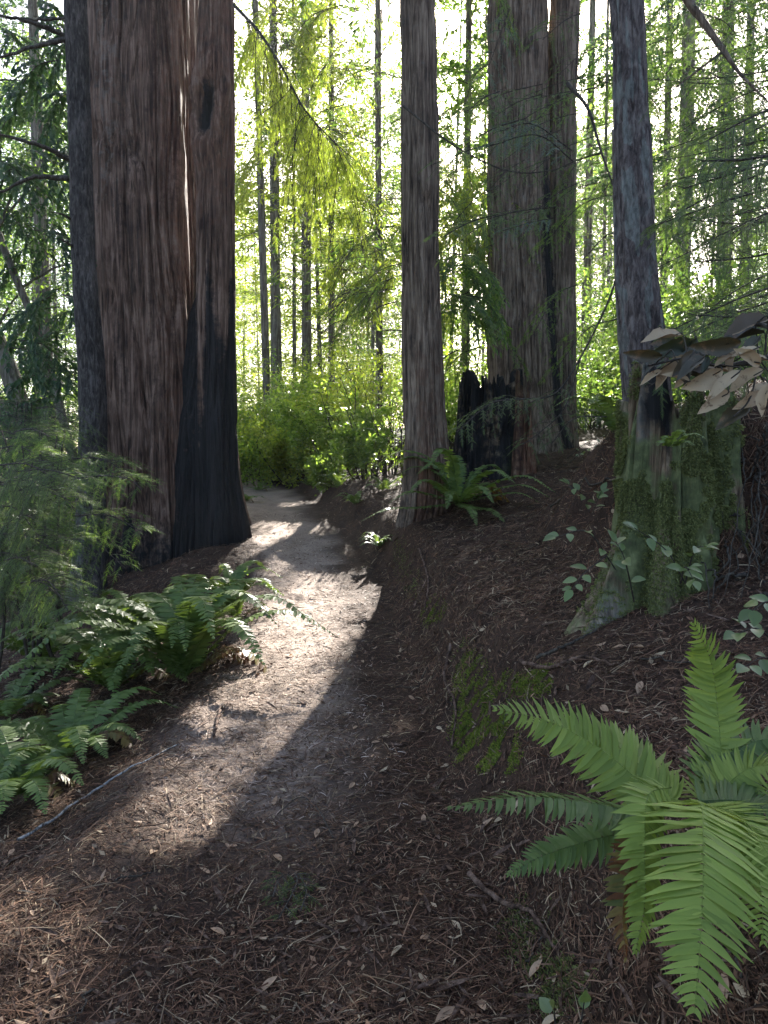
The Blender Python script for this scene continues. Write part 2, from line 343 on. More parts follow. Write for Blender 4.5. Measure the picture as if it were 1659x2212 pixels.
ax = [A(sx_+.06, sy_+.1, -.3), A(sx_+.03, sy_, .7), A(sx_-.02, sy_, 1.5), A(sx_-.01, sy_, 3), A(sx_+.03, sy_, 6), A(sx_+.08, sy_+.05, 9), A(sx_+.1, sy_+.3, 14)]
def hol_(TH, Zc, a, b): return np.exp(-(np.abs((TH-4.35-.15*np.sin(Zc*3))/a)**2.6)-(np.abs((Zc-6.35)/b)**2.6))    # hollow scar
def shp2(TH, Zc, R): return -.30*hol_(TH, Zc, .62, .40)+.20*hol_(TH, Zc, 1.15, .62)*(1+.3*noise(TH*6, Zc*5)) + R*(1+.06*np.cos(2*TH+1)+.05*np.cos(5*TH)) + (.04+.04*np.cos(4*TH))*(1-sstep(.4, 1.4, Zc))
V, F, TH, ZZ = trunk(ax, [.34, .32, .285, .26, .235, .23, .2], 340, .03, .022, 14, .7, shp2, 5)
front = (np.sin(TH) < .3)
mesh('side_trunk', V, F, M['bark_red'], T, True, zeros(len(V), char=(1-sstep(2.2, 5, ZZ+1.2*noise(TH*2, ZZ*.8)))*.95+1.2*hol_(TH, ZZ, .55, .36), red=.5*sstep(3, 6, ZZ)))
# buttress between them, burnt black
ax = [A(-2.72, 10.25, -.4), A(-2.66, 10.2, 1.0), A(-2.62, 10.3, 2.4), A(-2.62, 10.4, 3.6), A(-2.6, 10.6, 4.4)]
V, F, TH, ZZ = trunk(ax, [.42, .37, .31, .2, .05], 260, .035, .035, 12, .7, None, 8)
mesh('burnt_buttress', V, F, M['bark_red'], T, True, zeros(len(V), char=np.full(len(V), .85)))
# generic near trunk
def simple_tree(name, label, pix, Y, wpx, m, nth=160, dz=.04, furrow=.018, ff=14, fz=.9, flare=.25, group=None, attrs=None, seed=1, top=None, shape=None, cat='tree'):
    ax = axis(pix, Y, .4, top); rad = [w_*Y/FPX/2 for w_ in wpx][::-1]
    if len(rad) < len(ax)-1: rad = [rad[0]*(1+flare)]+rad
    rad.append(rad[-1]*.8); b = ax[0]; gz = float(H(b[0], b[1]))
    T = thing(name, A(b[0], b[1], gz), label, cat, group)
    def sh(TH, Zc, R):
        R = R*(1+.05*np.cos(2*TH+seed)+.04*np.cos(5*TH+seed*2)) + R*flare*(1+.5*np.cos(5*TH+seed))*(1-sstep(gz-.1, gz+.9, Zc))
        return shape(TH, Zc, R) if shape else R
    V, F, TH, ZZ = trunk(ax, rad, nth, dz, furrow, ff, fz, sh, seed)
    a = attrs(TH, ZZ, gz) if attrs else {}
    mesh('trunk', V, F, m, T, True, zeros(len(V), **a)); return T
Tleft = simple_tree('fir_tree', 'slender dark trunk with bare dead branches, pressed against the massive redwood', [(162, 0), (172, 300), (180, 560), (200, 880), (190, 1235)], 9.2, [46, 48, 50, 60, 66],
    M['bark_dark'], 160, .03, .010, 20, 3, attrs=lambda t, z, g: dict(lichen=.05+.4*(1-sstep(1, 4, z))*(np.cos(t-3.6) > .3), char=.25*sstep(3, 6, z)), seed=2)
Tmid = simple_tree('redwood_tree', 'straight redwood with shredded grey brown bark rising from the bank right of the trail', [(902, 0), (908, 300), (908, 560), (915, 850), (925, 1060), (915, 1140)], 9.0,
    [75, 78, 80, 88, 104, 104], M['bark_grey'], 260, .03, .022, 16, .9, flare=.15,
    attrs=lambda t, z, g: dict(red=.45*(np.cos(t-5.6) > .2)*(1-sstep(2, 6, z))+.25*(1-sstep(g, g+1.2, z)), lichen=.25*(np.cos(t-3.9) > 0), char=.2+.3*(1-sstep(g, g+.5, z))), seed=4)
def ch(t, z, g): return dict(char=.95*np.exp(-((t-5.9)/.55)**2)*(1-sstep(5.2, 7.5, z+.8*noise(t*2, z))), red=.2+0*t, lichen=.3*(np.cos(t-4.0) > 0)*sstep(2, 5, z))
simple_tree('redwood_tree', 'broad old redwood with scorched base, left trunk of the pair on the slope', [(1116, 0), (1119, 300), (1120, 560), (1128, 800), (1135, 960)], 13.2, [118, 120, 124, 140, 170],
    M['bark_grey'], 360, .04, .035, 9, .7, attrs=ch, seed=6, flare=.12)
def ch2(t, z, g): return dict(char=.95*np.exp(-((t-3.9)/.5)**2)*(1-sstep(4.2, 6.5, z))+.3*(t > 5.5)*(z < 3), red=.2+0*t, lichen=.25*(np.cos(t-4.6) > 0)*sstep(2, 5, z))
simple_tree('redwood_tree', 'narrower redwood growing right against the broad scorched one on the slope', [(1220, 0), (1213, 300), (1210, 560), (1206, 800), (1205, 950)], 13.5, [62, 64, 66, 74, 84],
    M['bark_grey'], 240, .04, .028, 11, .7, attrs=ch2, seed=9, flare=.1)
Tr = simple_tree('fir_tree', 'purplish grey trunk with pale lichen flecks standing behind the mossy stump', [(1355, 0), (1366, 300), (1374, 560), (1390, 760), (1412, 1000)], 5.5, [66, 76, 84, 96, 96],
    M['bark_fir'], 240, .02, .008, 26, 2.2, attrs=lambda t, z, g: dict(lichen=.30+.3*(noise(t*4, z*6) > .3)*(np.cos(t-4.1) > 0), char=.25*(np.cos(t-5.6) > .2), moss=.2*(np.cos(t-3.8) > .2)*(z < 3)), seed=12, flare=.04)

# ------------------------------------------------------------------ stumps
def stump(name, label, px, Y, basepy, w0, w1, toppy, jagf, m, attrs, nth=200, furrow=.04, ff=9, seed=3, flare=None, drop=.35):
    c = at(px, basepy, Y); gz = float(H(c[0], c[1])); zt = at(px, toppy, Y)[2]; r0, r1 = w0*Y/FPX/2, w1*Y/FPX/2
    T = thing(name, A(c[0], c[1], gz), label, 'stump')
    ax = [A(c[0], c[1], gz-drop), A(c[0], c[1], gz+.1), A(c[0], c[1], (gz+zt)/2), A(c[0], c[1], zt)]
    hgt = zt-gz+drop
    def jg(TH, z, t): return (gz-drop)+(z-(gz-drop))*(jagf(TH))
    V, F, TH, ZZ = trunk(ax, [r0*1.15, r0, (r0+r1)/2, r1], nth, .025, furrow, ff, .8, flare, seed, jag=jg)
    n = len(V)//nth
    # inner wall, so the top reads as a broken shell
    top = V[-nth:]; cen = A(c[0], c[1], 0)
    inn = top.copy(); inn[:, :2] = cen[:2]+(top[:, :2]-cen[:2])*.72; inn[:, 2] -= .03
    inn2 = inn.copy(); inn2[:, 2] = np.minimum(inn[:, 2]-.1, gz+hgt*.45); inn2[:, :2] = cen[:2]+(top[:, :2]-cen[:2])*.6
    inn3 = inn2.copy(); inn3[:, :2] = cen[:2]+(top[:, :2]-cen[:2])*.05
    b = len(V); V = np.vstack([V, inn, inn2, inn3]); jj = np.arange(nth); j2 = (jj+1) % nth; Fs = [F]
    for a0, a1 in ((b-nth, b), (b, b+nth), (b+nth, b+2*nth)): Fs.append(np.stack([a0+jj, a0+j2, a1+j2, a1+jj], -1))
    TH = np.concatenate([TH, *[TH[:nth]]*3]); ZZ = V[:, 2]
    mesh('trunk', V, np.concatenate(Fs), m, T, True, zeros(len(V), **attrs(TH, ZZ, gz)))
    return T, c, gz, (V, TH)
# black jagged stump in the middle distance
def jag1(TH):
    return np.clip(.86+.13*noise(np.cos(TH)*2.2, np.sin(TH)*2.2, 4)+.10*noise(np.cos(TH)*14, np.sin(TH)*14, 1), .5, 1.0)
stump('charred_stump', 'black burnt stump with jagged broken top and mossy foot, beside the fern on the bank', 1060, 10.6, 1020, 150, 128, 800, jag1, M['stump'],
      lambda t, z, g: dict(char=.85+.25*noise(t*4, z*2), moss=1.1*np.exp(-((t-5.4)/.7)**2)*(1-sstep(g+.4, g+1.0, z))+.4*(z > 2.8)), 300, .07, 7, 5)
def jag2(TH): return np.clip(.75+.35*noise(np.cos(TH)*2, np.sin(TH)*2, 8)+.2*noise(np.cos(TH)*7, np.sin(TH)*7, 1), .3, 1.05)
stump('charred_snag', 'thin black splinter of burnt wood standing just left of the jagged stump', 1003, 10.3, 1000, 52, 22, 838, jag2, M['stump'], lambda t, z, g: dict(char=np.full(len(t), .75), moss=.5*(z > 2.6)), 80, .03, 9, 7)
stump('rotten_snag', 'narrow reddish rotten post with mossy tip in front of the scorched redwood', 1132, 10.1, 985, 56, 34, 812, jag2, M['stump'],
      lambda t, z, g: dict(red=np.full(len(t), .75), char=.5*(t < 4.4), moss=1.0*(z > 2.6)), 90, .035, 10, 9)
# the big mossy stump on the right
cs = at(1400, 1270, 3.95); gs = float(H(cs[0], cs[1])); 
def flareS(TH, Zc, R):
    z = np.clip((Zc-gs+.25)/1.5, -.15, 1)
    lob = .20*np.maximum(0, np.cos(TH-3.62))**16 + .11*np.maximum(0, np.cos(TH-4.35))**22 + .12*np.maximum(0, np.cos(TH-5.0))**24 + .09*np.maximum(0, np.cos(TH-5.6))**20
    return R*(1+.05*np.cos(3*TH+1)+.04*np.cos(7*TH)) + 2.0*lob*(1-z)**3.0 + .05*noise(np.cos(TH)*2.2, np.sin(TH)*2.2, Zc*1.3) + .03*noise(np.cos(TH)*4, np.sin(TH)*4, Zc*3)
def jag3(TH):
    left = np.exp(-((TH-3.4)/.6)**2)
    return np.clip(.86+.10*left+.12*noise(np.cos(TH)*2.5, np.sin(TH)*2.5, 3)+.12*noise(np.cos(TH)*9, np.sin(TH)*9, 2), .5, 1.02)
def att3(t, z, g):
    h = z-gs; rot = np.exp(-((t-4.75)/.28)**2)*sstep(.95, 1.15, h); blk = np.exp(-((t-4.05)/.30)**2)*sstep(.55, .9, h+.3*noise(t*3, z*2))
    return dict(moss=np.clip((.75-.35*sstep(.7, 1.3, h))*(1-rot)*(1-blk)+.45*noise(t*5, z*5), 0, 1), char=1.0*blk, lichen=.55*np.exp(-((t-3.8)/.2)**2), red=.15*rot)
TS, cS, gS, (VS, THS) = stump('mossy_stump', 'wide green mossy stump with buttress roots and pale rotten wood at its top', 1445, 3.95, 1270, 245, 220, 800, jag3, M['stump'], att3, 420, .06, 7, 11, flareS, .75)

# ------------------------------------------------------------------ foliage
def in_view(P, m=.12):
    y = np.maximum(P[:, 1], .1); return (np.abs(P[:, 0]/y) < .54+m) & ((P[:, 2]-EYE)/y < .68+m)
def conifer(base, h0, h1, nb, L0, L1, per, size, droop=.35, seed=0, comb_=None, azr=None, twig=.05):
    """crown leaves + limb tubes of a conifer. base (x,y,z)"""
    r = np.random.default_rng(seed); Vl, limbs = [], []
    Ps, Xs, Ns, Ss = [], [], [], []
    for b in range(nb):
        t = r.random(); h = h0+(h1-h0)*t; az = r.random()*2*np.pi if azr is None else r.uniform(*azr)
        L = (L0+(L1-L0)*t)*r.uniform(.6, 1.15); d = A(math.cos(az), math.sin(az), 0); s = A(-d[1], d[0], 0)
        up = r.uniform(-.25, .75); dr = droop*r.uniform(.6, 1.4)
        o = base+A(0, 0, h)
        def B(u): return o+d*(L*u)[:, None]+A(0, 0, 1)*(up*L*u-dr*L*u*u)[:, None]
        uu = np.linspace(0, 1, 6); limbs.append(tube(B(uu)+r.normal(0, .04, (6, 3)), np.linspace(.005*L+.004, .002, 6), 3))
        ntw = max(6, int(L*5)); tn = np.sort(r.uniform(.12, 1, ntw)); k = r.integers(0, ntw, per); tt = tn[k]; side = np.where(k % 2, 1., -1.)
        tl = L*.42*(1-.75*tt)*r.uniform(.7, 1.2, ntw)[k]; v = r.random(per)
        tdir = nrm(d[None]*.75+s[None]*side[:, None]+r.normal(0, .12, (ntw, 3))[k])
        P = B(tt)+tdir*(tl*v)[:, None]-A(0, 0, 1)*(.35*tl*v*v)[:, None]+r.normal(0, twig, (per, 3))*A(1, 1, .8)
        X = nrm(tdir+A(0, 0, -.25-.5*0)+r.normal(0, .45, (per, 3))); N = nrm(A(0, 0, 1)+r.normal(0, .55, (per, 3)))
        Ps.append(P); Xs.append(X); Ns.append(N); Ss.append(size*r.uniform(.6, 1.3, per))
    P, X, N, S = map(np.concatenate, (Ps, Xs, Ns, Ss)); return P, X, N, S, limbs
def build_tree(name, label, x, y, r0, lean, h, m_leaf, m_bark, group, crown_args, bend=0.0, seed=0, zb=None):
    gz = float(H(x, y)) if zb is None else zb; T = thing(name, A(x, y, gz), label, 'tree', group)
    P = [A(x-lean*.3, y, gz-.4), A(x, y, gz), A(x+lean*h*.33+bend, y, gz+h*.33), A(x+lean*h*.66+bend, y, gz+h*.66), A(x+lean*h, y, gz+h)]
    n = 26; tp = tube(catmull(P, n), np.linspace(r0*1.1, r0*.35, n)*(1+.04*rng.normal(size=n)), 12, .10)
    parts = [tp]; leaves = None
    Pl, X, N, S, limbs = conifer(A(x, y, gz), seed=seed, **crown_args)
    Pl[:, 0] += lean*(Pl[:, 2]-gz)
    kp = keep_light(Pl) & in_view(Pl, .5)
    Pl, X, N, S = Pl[kp], X[kp], N[kp], S[kp]
    V, F = join(parts+[(l_[0]+A(1, 0, 0)*0, l_[1]) for l_ in limbs if keep_light(l_[0][-4:]).all()])
    mesh('trunk', V, F, m_bark, T, True, zeros(len(V), lichen=np.full(len(V), .3), moss=.25*np.ones(len(V))))
    if len(Pl):
        V, F = inst(RHOMB, Pl, X, N, S, S*.34); mesh('crown', V, F, m_leaf, T)
    return T
def sunband(x, y, r): x0 = x-SX*(y-5); return -1.35-r < x0 < -.42+r or (y > 12 and -4.0-r < x0 < -3.3+r)
# trunks one can tell apart in the photo: px at py=500, width px, depth, lean, label, foliage
BG = [
 (88, 34, 24, -.005, 'pale straight trunk far left, left of the dark branchy trunk', 'crown_dark'),
 (566, 17, 21, -.02, 'thin dark trunk leaning slightly, nearest the massive redwood on its right side', 'crown_yellow'),
 (594, 24, 24, .0, 'mid sized distant trunk just right of the thin dark one', 'crown_yellow'),
 (635, 9, 26, .004, 'pencil thin pale stem between two thicker distant trunks', 'crown_yellow'),
 (661, 23, 25, .003, 'straight brown distant trunk in the middle of the bright gap', 'crown_yellow'),
 (716, 15, 27, .004, 'slim greenish trunk standing alone against the bright sky gap', 'crown'),
 (818, 16, 18, -.004, 'faint distant trunk just left of the shredded bark redwood', 'crown'),
 (1008, 18, 18.5, .003, 'distant slender trunk between the shredded bark redwood and the scorched pair', 'crown'),
 (1046, 7, 22, .0, 'very thin dark stem just left of the scorched pair', 'crown'),
 (1270, 20, 26, .004, 'shaded distant trunk right of the scorched pair', 'crown'),
 (1306, 9, 22, -.004, 'thin dark sapling stem between the scorched pair and the flecked trunk', 'crown_dark'),
 (1437, 17, 24, -.003, 'narrow trunk right behind the flecked fir', 'crown'),
 (1476, 36, 22, .003, 'pale lit trunk at upper right behind the flecked fir', 'crown'),
 (1566, 34, 24, -.012, 'second pale trunk at upper right, nearer the photo edge', 'crown'),
 (1612, 24, 29, -.01, 'dim trunk at the far right behind hanging branches', 'crown_dark'),
]
for q, (px, wpx, Y, lean, lab, ml) in enumerate(BG):
    p = at(px, 500, Y); x = p[0]; gz = float(H(x, Y)); x -= lean*(p[2]-gz)
    if sunband(x, Y, .35): print('sunband', px)
    big = wpx > 12
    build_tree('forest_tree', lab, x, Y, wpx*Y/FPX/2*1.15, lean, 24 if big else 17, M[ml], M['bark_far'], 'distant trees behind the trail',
        dict(h0=3.0 if Y < 20 else 6.0, h1=22 if big else 16, nb=(120 if Y < 20 else 60) if big else 26, L0=3.4 if big else 1.8, L1=1.8, per=150, size=.18, droop=.30), seed=100+q)
# leaning trunks at far left
for q, (p0, p1, wpx, Y, lab) in enumerate([((70, 975), (-60, 620), 44, 15, 'thick trunk leaning left at the edge of the photo, low down'),
                               ((45, 990), (-30, 830), 30, 18, 'short visible piece of leaning trunk behind the thick leaning one'),
                               ((150, 960), (10, 540), 20, 14, 'thin dark leaning trunk with crooked limbs, left of the branchy dark trunk')]):
    a, b = at(*p0, Y), at(*p1, Y); d = b-a; T = thing('leaning_tree', A(a[0], a[1], float(H(a[0], a[1]))), lab, 'tree')
    P = catmull([a-d*.35, a, (a+b)/2+A(.1, 0, .1), b, b+d*.6, b+d*1.4+A(0, 0, .5)], 26); V, F = tube(P, np.linspace(wpx*Y/FPX/2*1.1, wpx*Y/FPX/2*.5, 26), 14, .1)
    parts = [(V, F)]
    Pl = []; 
    for s_ in range(12 if q == 2 else 5):
        o = P[int(rng.integers(9, 25))]; e = o+A(rng.uniform(-1, 1.2), rng.uniform(-.6, .8), rng.uniform(.2, 1.4)); parts.append(tube(catmull([o, (o+e)/2+A(0, 0, .15), e], 7), np.linspace(.035, .01, 7), 5)); Pl.append(e)
    V, F = join(parts); mesh('trunk', V, F, M['bark_far'], T, True, zeros(len(V), moss=np.full(len(V), .35), char=np.full(len(V), .3)))
    Pl = np.array(Pl); n = 900; P2 = Pl[rng.integers(0, len(Pl), n)]+rng.normal(0, .45, (n, 3))*A(1, 1, .45)
    V, F = inst(OVAL, P2, rng.normal(size=(n, 3))+A(0, 0, -.4), nrm(A(0, -.3, 1)+rng.normal(0, .6, (n, 3))), rng.uniform(.05, .1, n), rng.uniform(.03, .05, n)); mesh('crown', V, F, M['shrub'], T)
# other trees of the forest behind
cnt = 0; tries = 0; rr = random.Random(5); placed = []
while cnt < 56 and tries < 5000:
    tries += 1; y = rr.uniform(24, 84); x = rr.uniform(-.66, .66)*y
    if sunband(x, y, .3): continue
    if any((x-a)**2+(y-b)**2 < 7 for a, b in placed): continue
    pxx = CX+x/y*FPX
    
    placed.append((x, y)); cnt += 1
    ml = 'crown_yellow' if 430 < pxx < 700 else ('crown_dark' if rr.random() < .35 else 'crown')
    zone = 'left of the massive redwood' if pxx < 300 else 'in the bright middle gap' if pxx < 1000 else 'behind the right slope'
    build_tree('forest_tree', 'tall slim tree deep in the forest '+zone, x, y, rr.choice([.07, .1, .14, .2, .32]), rr.uniform(-.03, .03), rr.uniform(20, 30), M[ml], M['bark_far'], 'deep forest trees '+zone,
        dict(h0=2.0, h1=rr.uniform(20, 26), nb=110, L0=5.4, L1=2.2, per=96, size=.22, droop=.32, twig=.08), seed=300+cnt)

for q in range(48):
    y = rr.uniform(62, 112); x = rr.uniform(-.62, .62)*y
    if sunband(x, y, .1): continue
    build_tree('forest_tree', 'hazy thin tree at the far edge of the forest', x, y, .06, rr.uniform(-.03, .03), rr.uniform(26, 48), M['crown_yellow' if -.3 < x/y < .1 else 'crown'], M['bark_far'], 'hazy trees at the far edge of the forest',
        dict(h0=1.0, h1=rr.uniform(26, 44), nb=90, L0=7.5, L1=3.0, per=80, size=.34, droop=.3, twig=.15), seed=700+q)
# ------------------------------------------------------------------ hanging boughs of redwood sprays
def bough(ctrl, ntw, twl, leaf=.05, droop=.3, plane=None, r0=.012, hang=0.0, per=6, start=.08, proto=COMB, wr=.36):
    C = catmull(ctrl, 40); T_ = nrm(np.gradient(C, axis=0)); wood = [tube(C, np.linspace(r0, .003, 40), 5, .2)]; out = []
    up = A(0, -.25, 1) if plane is None else plane
    for k in range(ntw):
        u = start+(1-start)*(k+.5)/ntw; i = min(39, int(u*39)); o = C[i]; t = T_[i]; s = nrm(np.cross(t, up))*(1 if k % 2 else -1)
        l = twl*(.45+.75*math.sin(math.pi*min(.95, .15+.8*u)))*rng.uniform(.7, 1.2)
        d = nrm(t*.6+s*.9+rng.normal(0, .12, 3)+A(0, 0, -hang)); e = o+d*l; e[2] -= droop*l
        Q = catmull([o, o+d*l*.5-A(0, 0, .1*droop*l), e], per+2); wood.append(tube(Q, np.linspace(.0028, .0012, len(Q)), 3))
        qt = nrm(np.gradient(Q, axis=0)); qs = nrm(np.cross(qt, up))
        for j in range(1, per+2):
            sz = leaf*rng.uniform(.8, 1.3)
            out.append((Q[j-1]*.5+Q[j]*.5, qt[j], sz))
            for sg in (-1, 1): 
                if j <= per and rng.random() < .8: out.append((Q[j], nrm(qt[j]*.75+qs[j]*sg*.8+rng.normal(0, .1, 3)-A(0, 0, .25)), sz*rng.uniform(.6, 1.0)))
    P = np.array([o_[0] for o_ in out]); X = np.array([o_[1] for o_ in out]); S = np.array([o_[2] for o_ in out])
    N = nrm(up[None]+rng.normal(0, .28, P.shape)); return P, X, N, S, wood, proto, wr
def branch_thing(name, label, group, boughs, m_leaf, cat='branch', m_wood='twig', light=True, each=False):
    if each:
        for b in boughs:
            c = b[4][0][0].mean(0); v = (c[2]-EYE)/c[1]; lab = label+(', high up' if v > .42 else ', at mid height' if v > .18 else ', low down')
            branch_thing(name, lab if len(lab.split()) <= 16 else label, group, [b], m_leaf, cat, m_wood, light)
        return
    W = []; L = []
    for b in boughs:
        P, X, N, S, wood, proto, wr = b
        if light: k = keep_light(P); P, X, N, S = P[k], X[k], N[k], S[k]
        W += wood
        if len(P): L.append(inst(proto, P, X, N, S, S*wr))
    T = thing(name, W[0][0][:5].mean(0), label, cat, group); V, F = join(W); mesh('limb', V, F, M[m_wood], T, True)
    if L: V, F = join(L); mesh('foliage', V, F, M[m_leaf], T)
    return T
def pl(*p): return [at(*q) for q in p]
def jit(p, s=.0): return p+rng.normal(0, s, 3)
# bright backlit spray hanging from a long limb right of the massive redwood
main = pl((505, 10, 8.6), (560, 70, 8.4), (612, 150, 8.2), (655, 232, 8.1), (705, 290, 8.1), (765, 345, 8.2))
bs = [bough(main, 26, .45, .085, .6, r0=.022, hang=.9, per=6, start=.3)]
Cm = catmull(main, 60)
for k in range(44):
    ci = 4+k*54//44; o = Cm[ci]; Ld = rng.uniform(.3, 1.7)
    dx = rng.uniform(-.1 if ci < 22 else -.45, .4); bs.append(bough([o, o+A(dx*.4, rng.uniform(-.2, .2), -.3*Ld), o+A(dx, rng.uniform(-.4, .4), -Ld)], 9, .22, .085, .7, r0=.006, hang=.8, per=4))
branch_thing('redwood_branch', 'long dark limb hung with glowing yellow green sprays, right beside the massive redwood', None, bs, 'crown_yellow')
# sprays over and around the scorched pair
bs = []
for k in range(22):
    x0, y0 = rng.uniform(1060, 1330), rng.uniform(20, 480); d = rng.uniform(6.0, 9.5); dx = rng.uniform(-170, -60); dy = rng.uniform(20, 120)
    bs.append(bough(pl((x0, y0, d), (x0+dx*.5, y0+dy*.35, d-.1), (x0+dx, y0+dy, d-.2)), 14, .28, .06, .4, r0=.006, per=5, plane=nrm(A(rng.uniform(-.4, .4), -.6, 1))))
branch_thing('redwood_branch', 'feathery green spray drooping across the front of the scorched redwood pair', 'green sprays over the scorched pair', bs, 'spray', each=True)
bs = [bough(pl((1235, 325+0, 6.5), (1150, 268, 6.5), (1075, 285, 6.4)), 16, .22, .055, .3, r0=.006, plane=A(.1, -.8, .8)),
      bough(pl((1240, 350, 6.4), (1160, 292, 6.3), (1050, 318, 6.2)), 16, .22, .055, .3, r0=.006, plane=A(0, -.8, .8)),
      bough(pl((1100, 20, 6.4), (1075, 90, 6.4), (1045, 175, 6.4)), 12, .18, .05, .4, r0=.005, plane=A(.3, -1, .2)),
      bough(pl((1260, 560, 5.8), (1320, 505, 5.8), (1405, 520, 5.6)), 16, .2, .05, .3, r0=.005, plane=A(0, -.6, 1)),
      bough(pl((1200, 470, 6.2), (1150, 480, 6.2), (1080, 500, 6.2)), 12, .18, .05, .3, r0=.005, plane=A(0, -.6, 1))]
branch_thing('redwood_branch', 'pale bluish spray in front of the scorched pair', 'pale sprays over the scorched pair', bs, 'spray_blue', each=True)
# thin bare branches crossing the picture
bs = [bough(pl((870, 228, 7.6), (960, 300, 7.4), (1050, 352, 7.2), (1120, 373, 7.0), (1190, 368, 6.9), (1250, 350, 6.8)), 10, .25, .04, .4, r0=.012, per=3)]
branch_thing('redwood_branch', 'thin dark curved branch sagging from the shredded bark redwood towards the scorched pair', None, bs, 'spray')
bs = [bough(pl((1225, 180, 6.6), (1270, 235, 6.4), (1296, 320, 6.2), (1322, 395, 6.0), (1345, 470, 5.7)), 10, .3, .05, .4, r0=.018, per=3)]
bs += [bough(pl((1300, 330, 6.2), (1250, 345, 6.2), (1190, 372, 6.2)), 6, .2, .04, .4, r0=.010, per=3)]
branch_thing('redwood_branch', 'crooked mossy branch dropping from the scorched pair to the flecked trunk', None, bs, 'spray')
bs = [bough(pl((1345, 560, 5.6), (1310, 660, 5.5), (1255, 770, 5.4), (1200, 850, 5.3), (1130, 862, 5.2), (1060, 872, 5.1), (985, 935, 5.0)), 40, .26, .05, .35, r0=.009, per=5, start=.45),
      bough(pl((1255, 770, 5.4), (1220, 880, 5.3), (1165, 935, 5.2), (1130, 960, 5.1)), 12, .2, .05, .4, r0=.005, per=5),
      bough(pl((1310, 900, 5.3), (1240, 905, 5.2), (1190, 960, 5.1)), 10, .18, .05, .4, r0=.005, per=4)]
branch_thing('redwood_branch', 'long thin branch bending down from the flecked trunk, green sprays over the charred stump', None, bs, 'spray')
# dark sprays and mossy limb at the upper right
bs = [bough(pl((1440, -60, 4.6), (1500, 20, 4.6), (1560, 105, 4.5), (1600, 160, 4.4), (1680, 240, 4.2)), 8, .3, .06, .4, r0=.032, per=4)]
bs += [bough(pl((1565, 108, 4.5), (1510, 150, 4.5), (1440, 205, 4.5)), 6, .25, .05, .4, r0=.010, per=4)]
branch_thing('mossy_limb', 'thick diagonal limb crusted with moss at the upper right corner', None, bs, 'crown_dark', m_wood='bark_grey')
bs = []
for k in range(34):
    y0 = rng.uniform(120, 740); d = rng.uniform(3.2, 7.5); x0 = 1720; x1 = rng.uniform(1400, 1560); dy = rng.uniform(-20, 150)
    bs.append(bough(pl((x0, y0-20, d), ((x0+x1)/2, y0+dy*.3, d), (x1, y0+dy, d)), 20, .30*d/5, .06, .35, r0=.008, per=5, plane=nrm(A(rng.uniform(-.3, .3), rng.uniform(-.9, -.2), 1))))
branch_thing('redwood_branch', 'dark layered spray reaching in from the right edge beside the flecked trunk', 'dark sprays at the right edge', bs, 'spray', each=True)
bs = []
for k in range(70):
    y0 = rng.uniform(-20, 700); d = rng.uniform(8, 15); x0 = rng.uniform(1240, 1720); dx = rng.choice([-1, 1])*rng.uniform(80, 170)
    bs.append(bough(pl((x0, y0, d), (x0+dx*.5, y0+25, d), (x0+dx, y0+110, d)), 16, .5, .10, .4, r0=.010, per=5))
branch_thing('redwood_branch', 'olive green bough farther back between the scorched pair and the upper right corner', 'olive boughs at upper right', bs, 'crown', each=True)
# boughs over the middle: crown of the trees just behind
bs = []
for k in range(34):
    x0, y0 = rng.uniform(940, 1075), rng.uniform(-40, 760); d = rng.uniform(10, 15); dx = rng.choice([-1, 1])*rng.uniform(30, 110)
    bs.append(bough(pl((x0, y0, d), (x0+dx*.5, y0+25, d), (x0+dx, y0+100, d)), 16, .5, .10, .4, r0=.010, per=5))
branch_thing('redwood_branch', 'sunlit green bough hanging between the shredded bark redwood and the scorched pair', 'sunlit boughs between the middle trunks', bs, 'crown', each=True)
bs = []
for k in range(30):
    x0, y0 = rng.uniform(740, 880), rng.uniform(0, 700); d = rng.uniform(10, 14); dx = -rng.uniform(40, 150)
    bs.append(bough(pl((x0, y0, d), (x0+dx*.5, y0+25, d), (x0+dx, y0+100, d)), 14, .45, .09, .4, r0=.008, per=4))
branch_thing('redwood_branch', 'thin grey green bough spreading left from behind the shredded bark redwood', 'grey green boughs behind the middle trunk', bs, 'crown', each=True)
bs = []
for k in range(60):
    x0, y0 = rng.uniform(-60, 175), rng.uniform(-20, 880); d = rng.uniform(10, 15); dx = rng.choice([-1, 1])*rng.uniform(40, 130)
    bs.append(bough(pl((x0, y0, d), (x0+dx*.5, y0+15, d), (x0+dx, y0+80, d)), 14, .5, .10, .35, r0=.010, per=5, proto=OVAL, wr=.5))
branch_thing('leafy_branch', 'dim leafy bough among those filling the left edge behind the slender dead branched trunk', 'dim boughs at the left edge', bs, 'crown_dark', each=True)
bs = []
for k in range(20):
    x0, y0 = rng.uniform(790, 885), rng.uniform(480, 680); d = rng.uniform(9.5, 11.5); dx = -rng.uniform(40, 120)
    bs.append(bough(pl((x0, y0, d), (x0+dx*.5, y0+15, d), (x0+dx, y0+70, d)), 14, .4, .085, .4, r0=.006, per=4))
branch_thing('redwood_branch', 'drooping mid green bough left of the lower shredded bark trunk', 'mid green boughs by the shredded bark trunk', bs, 'crown', each=True)
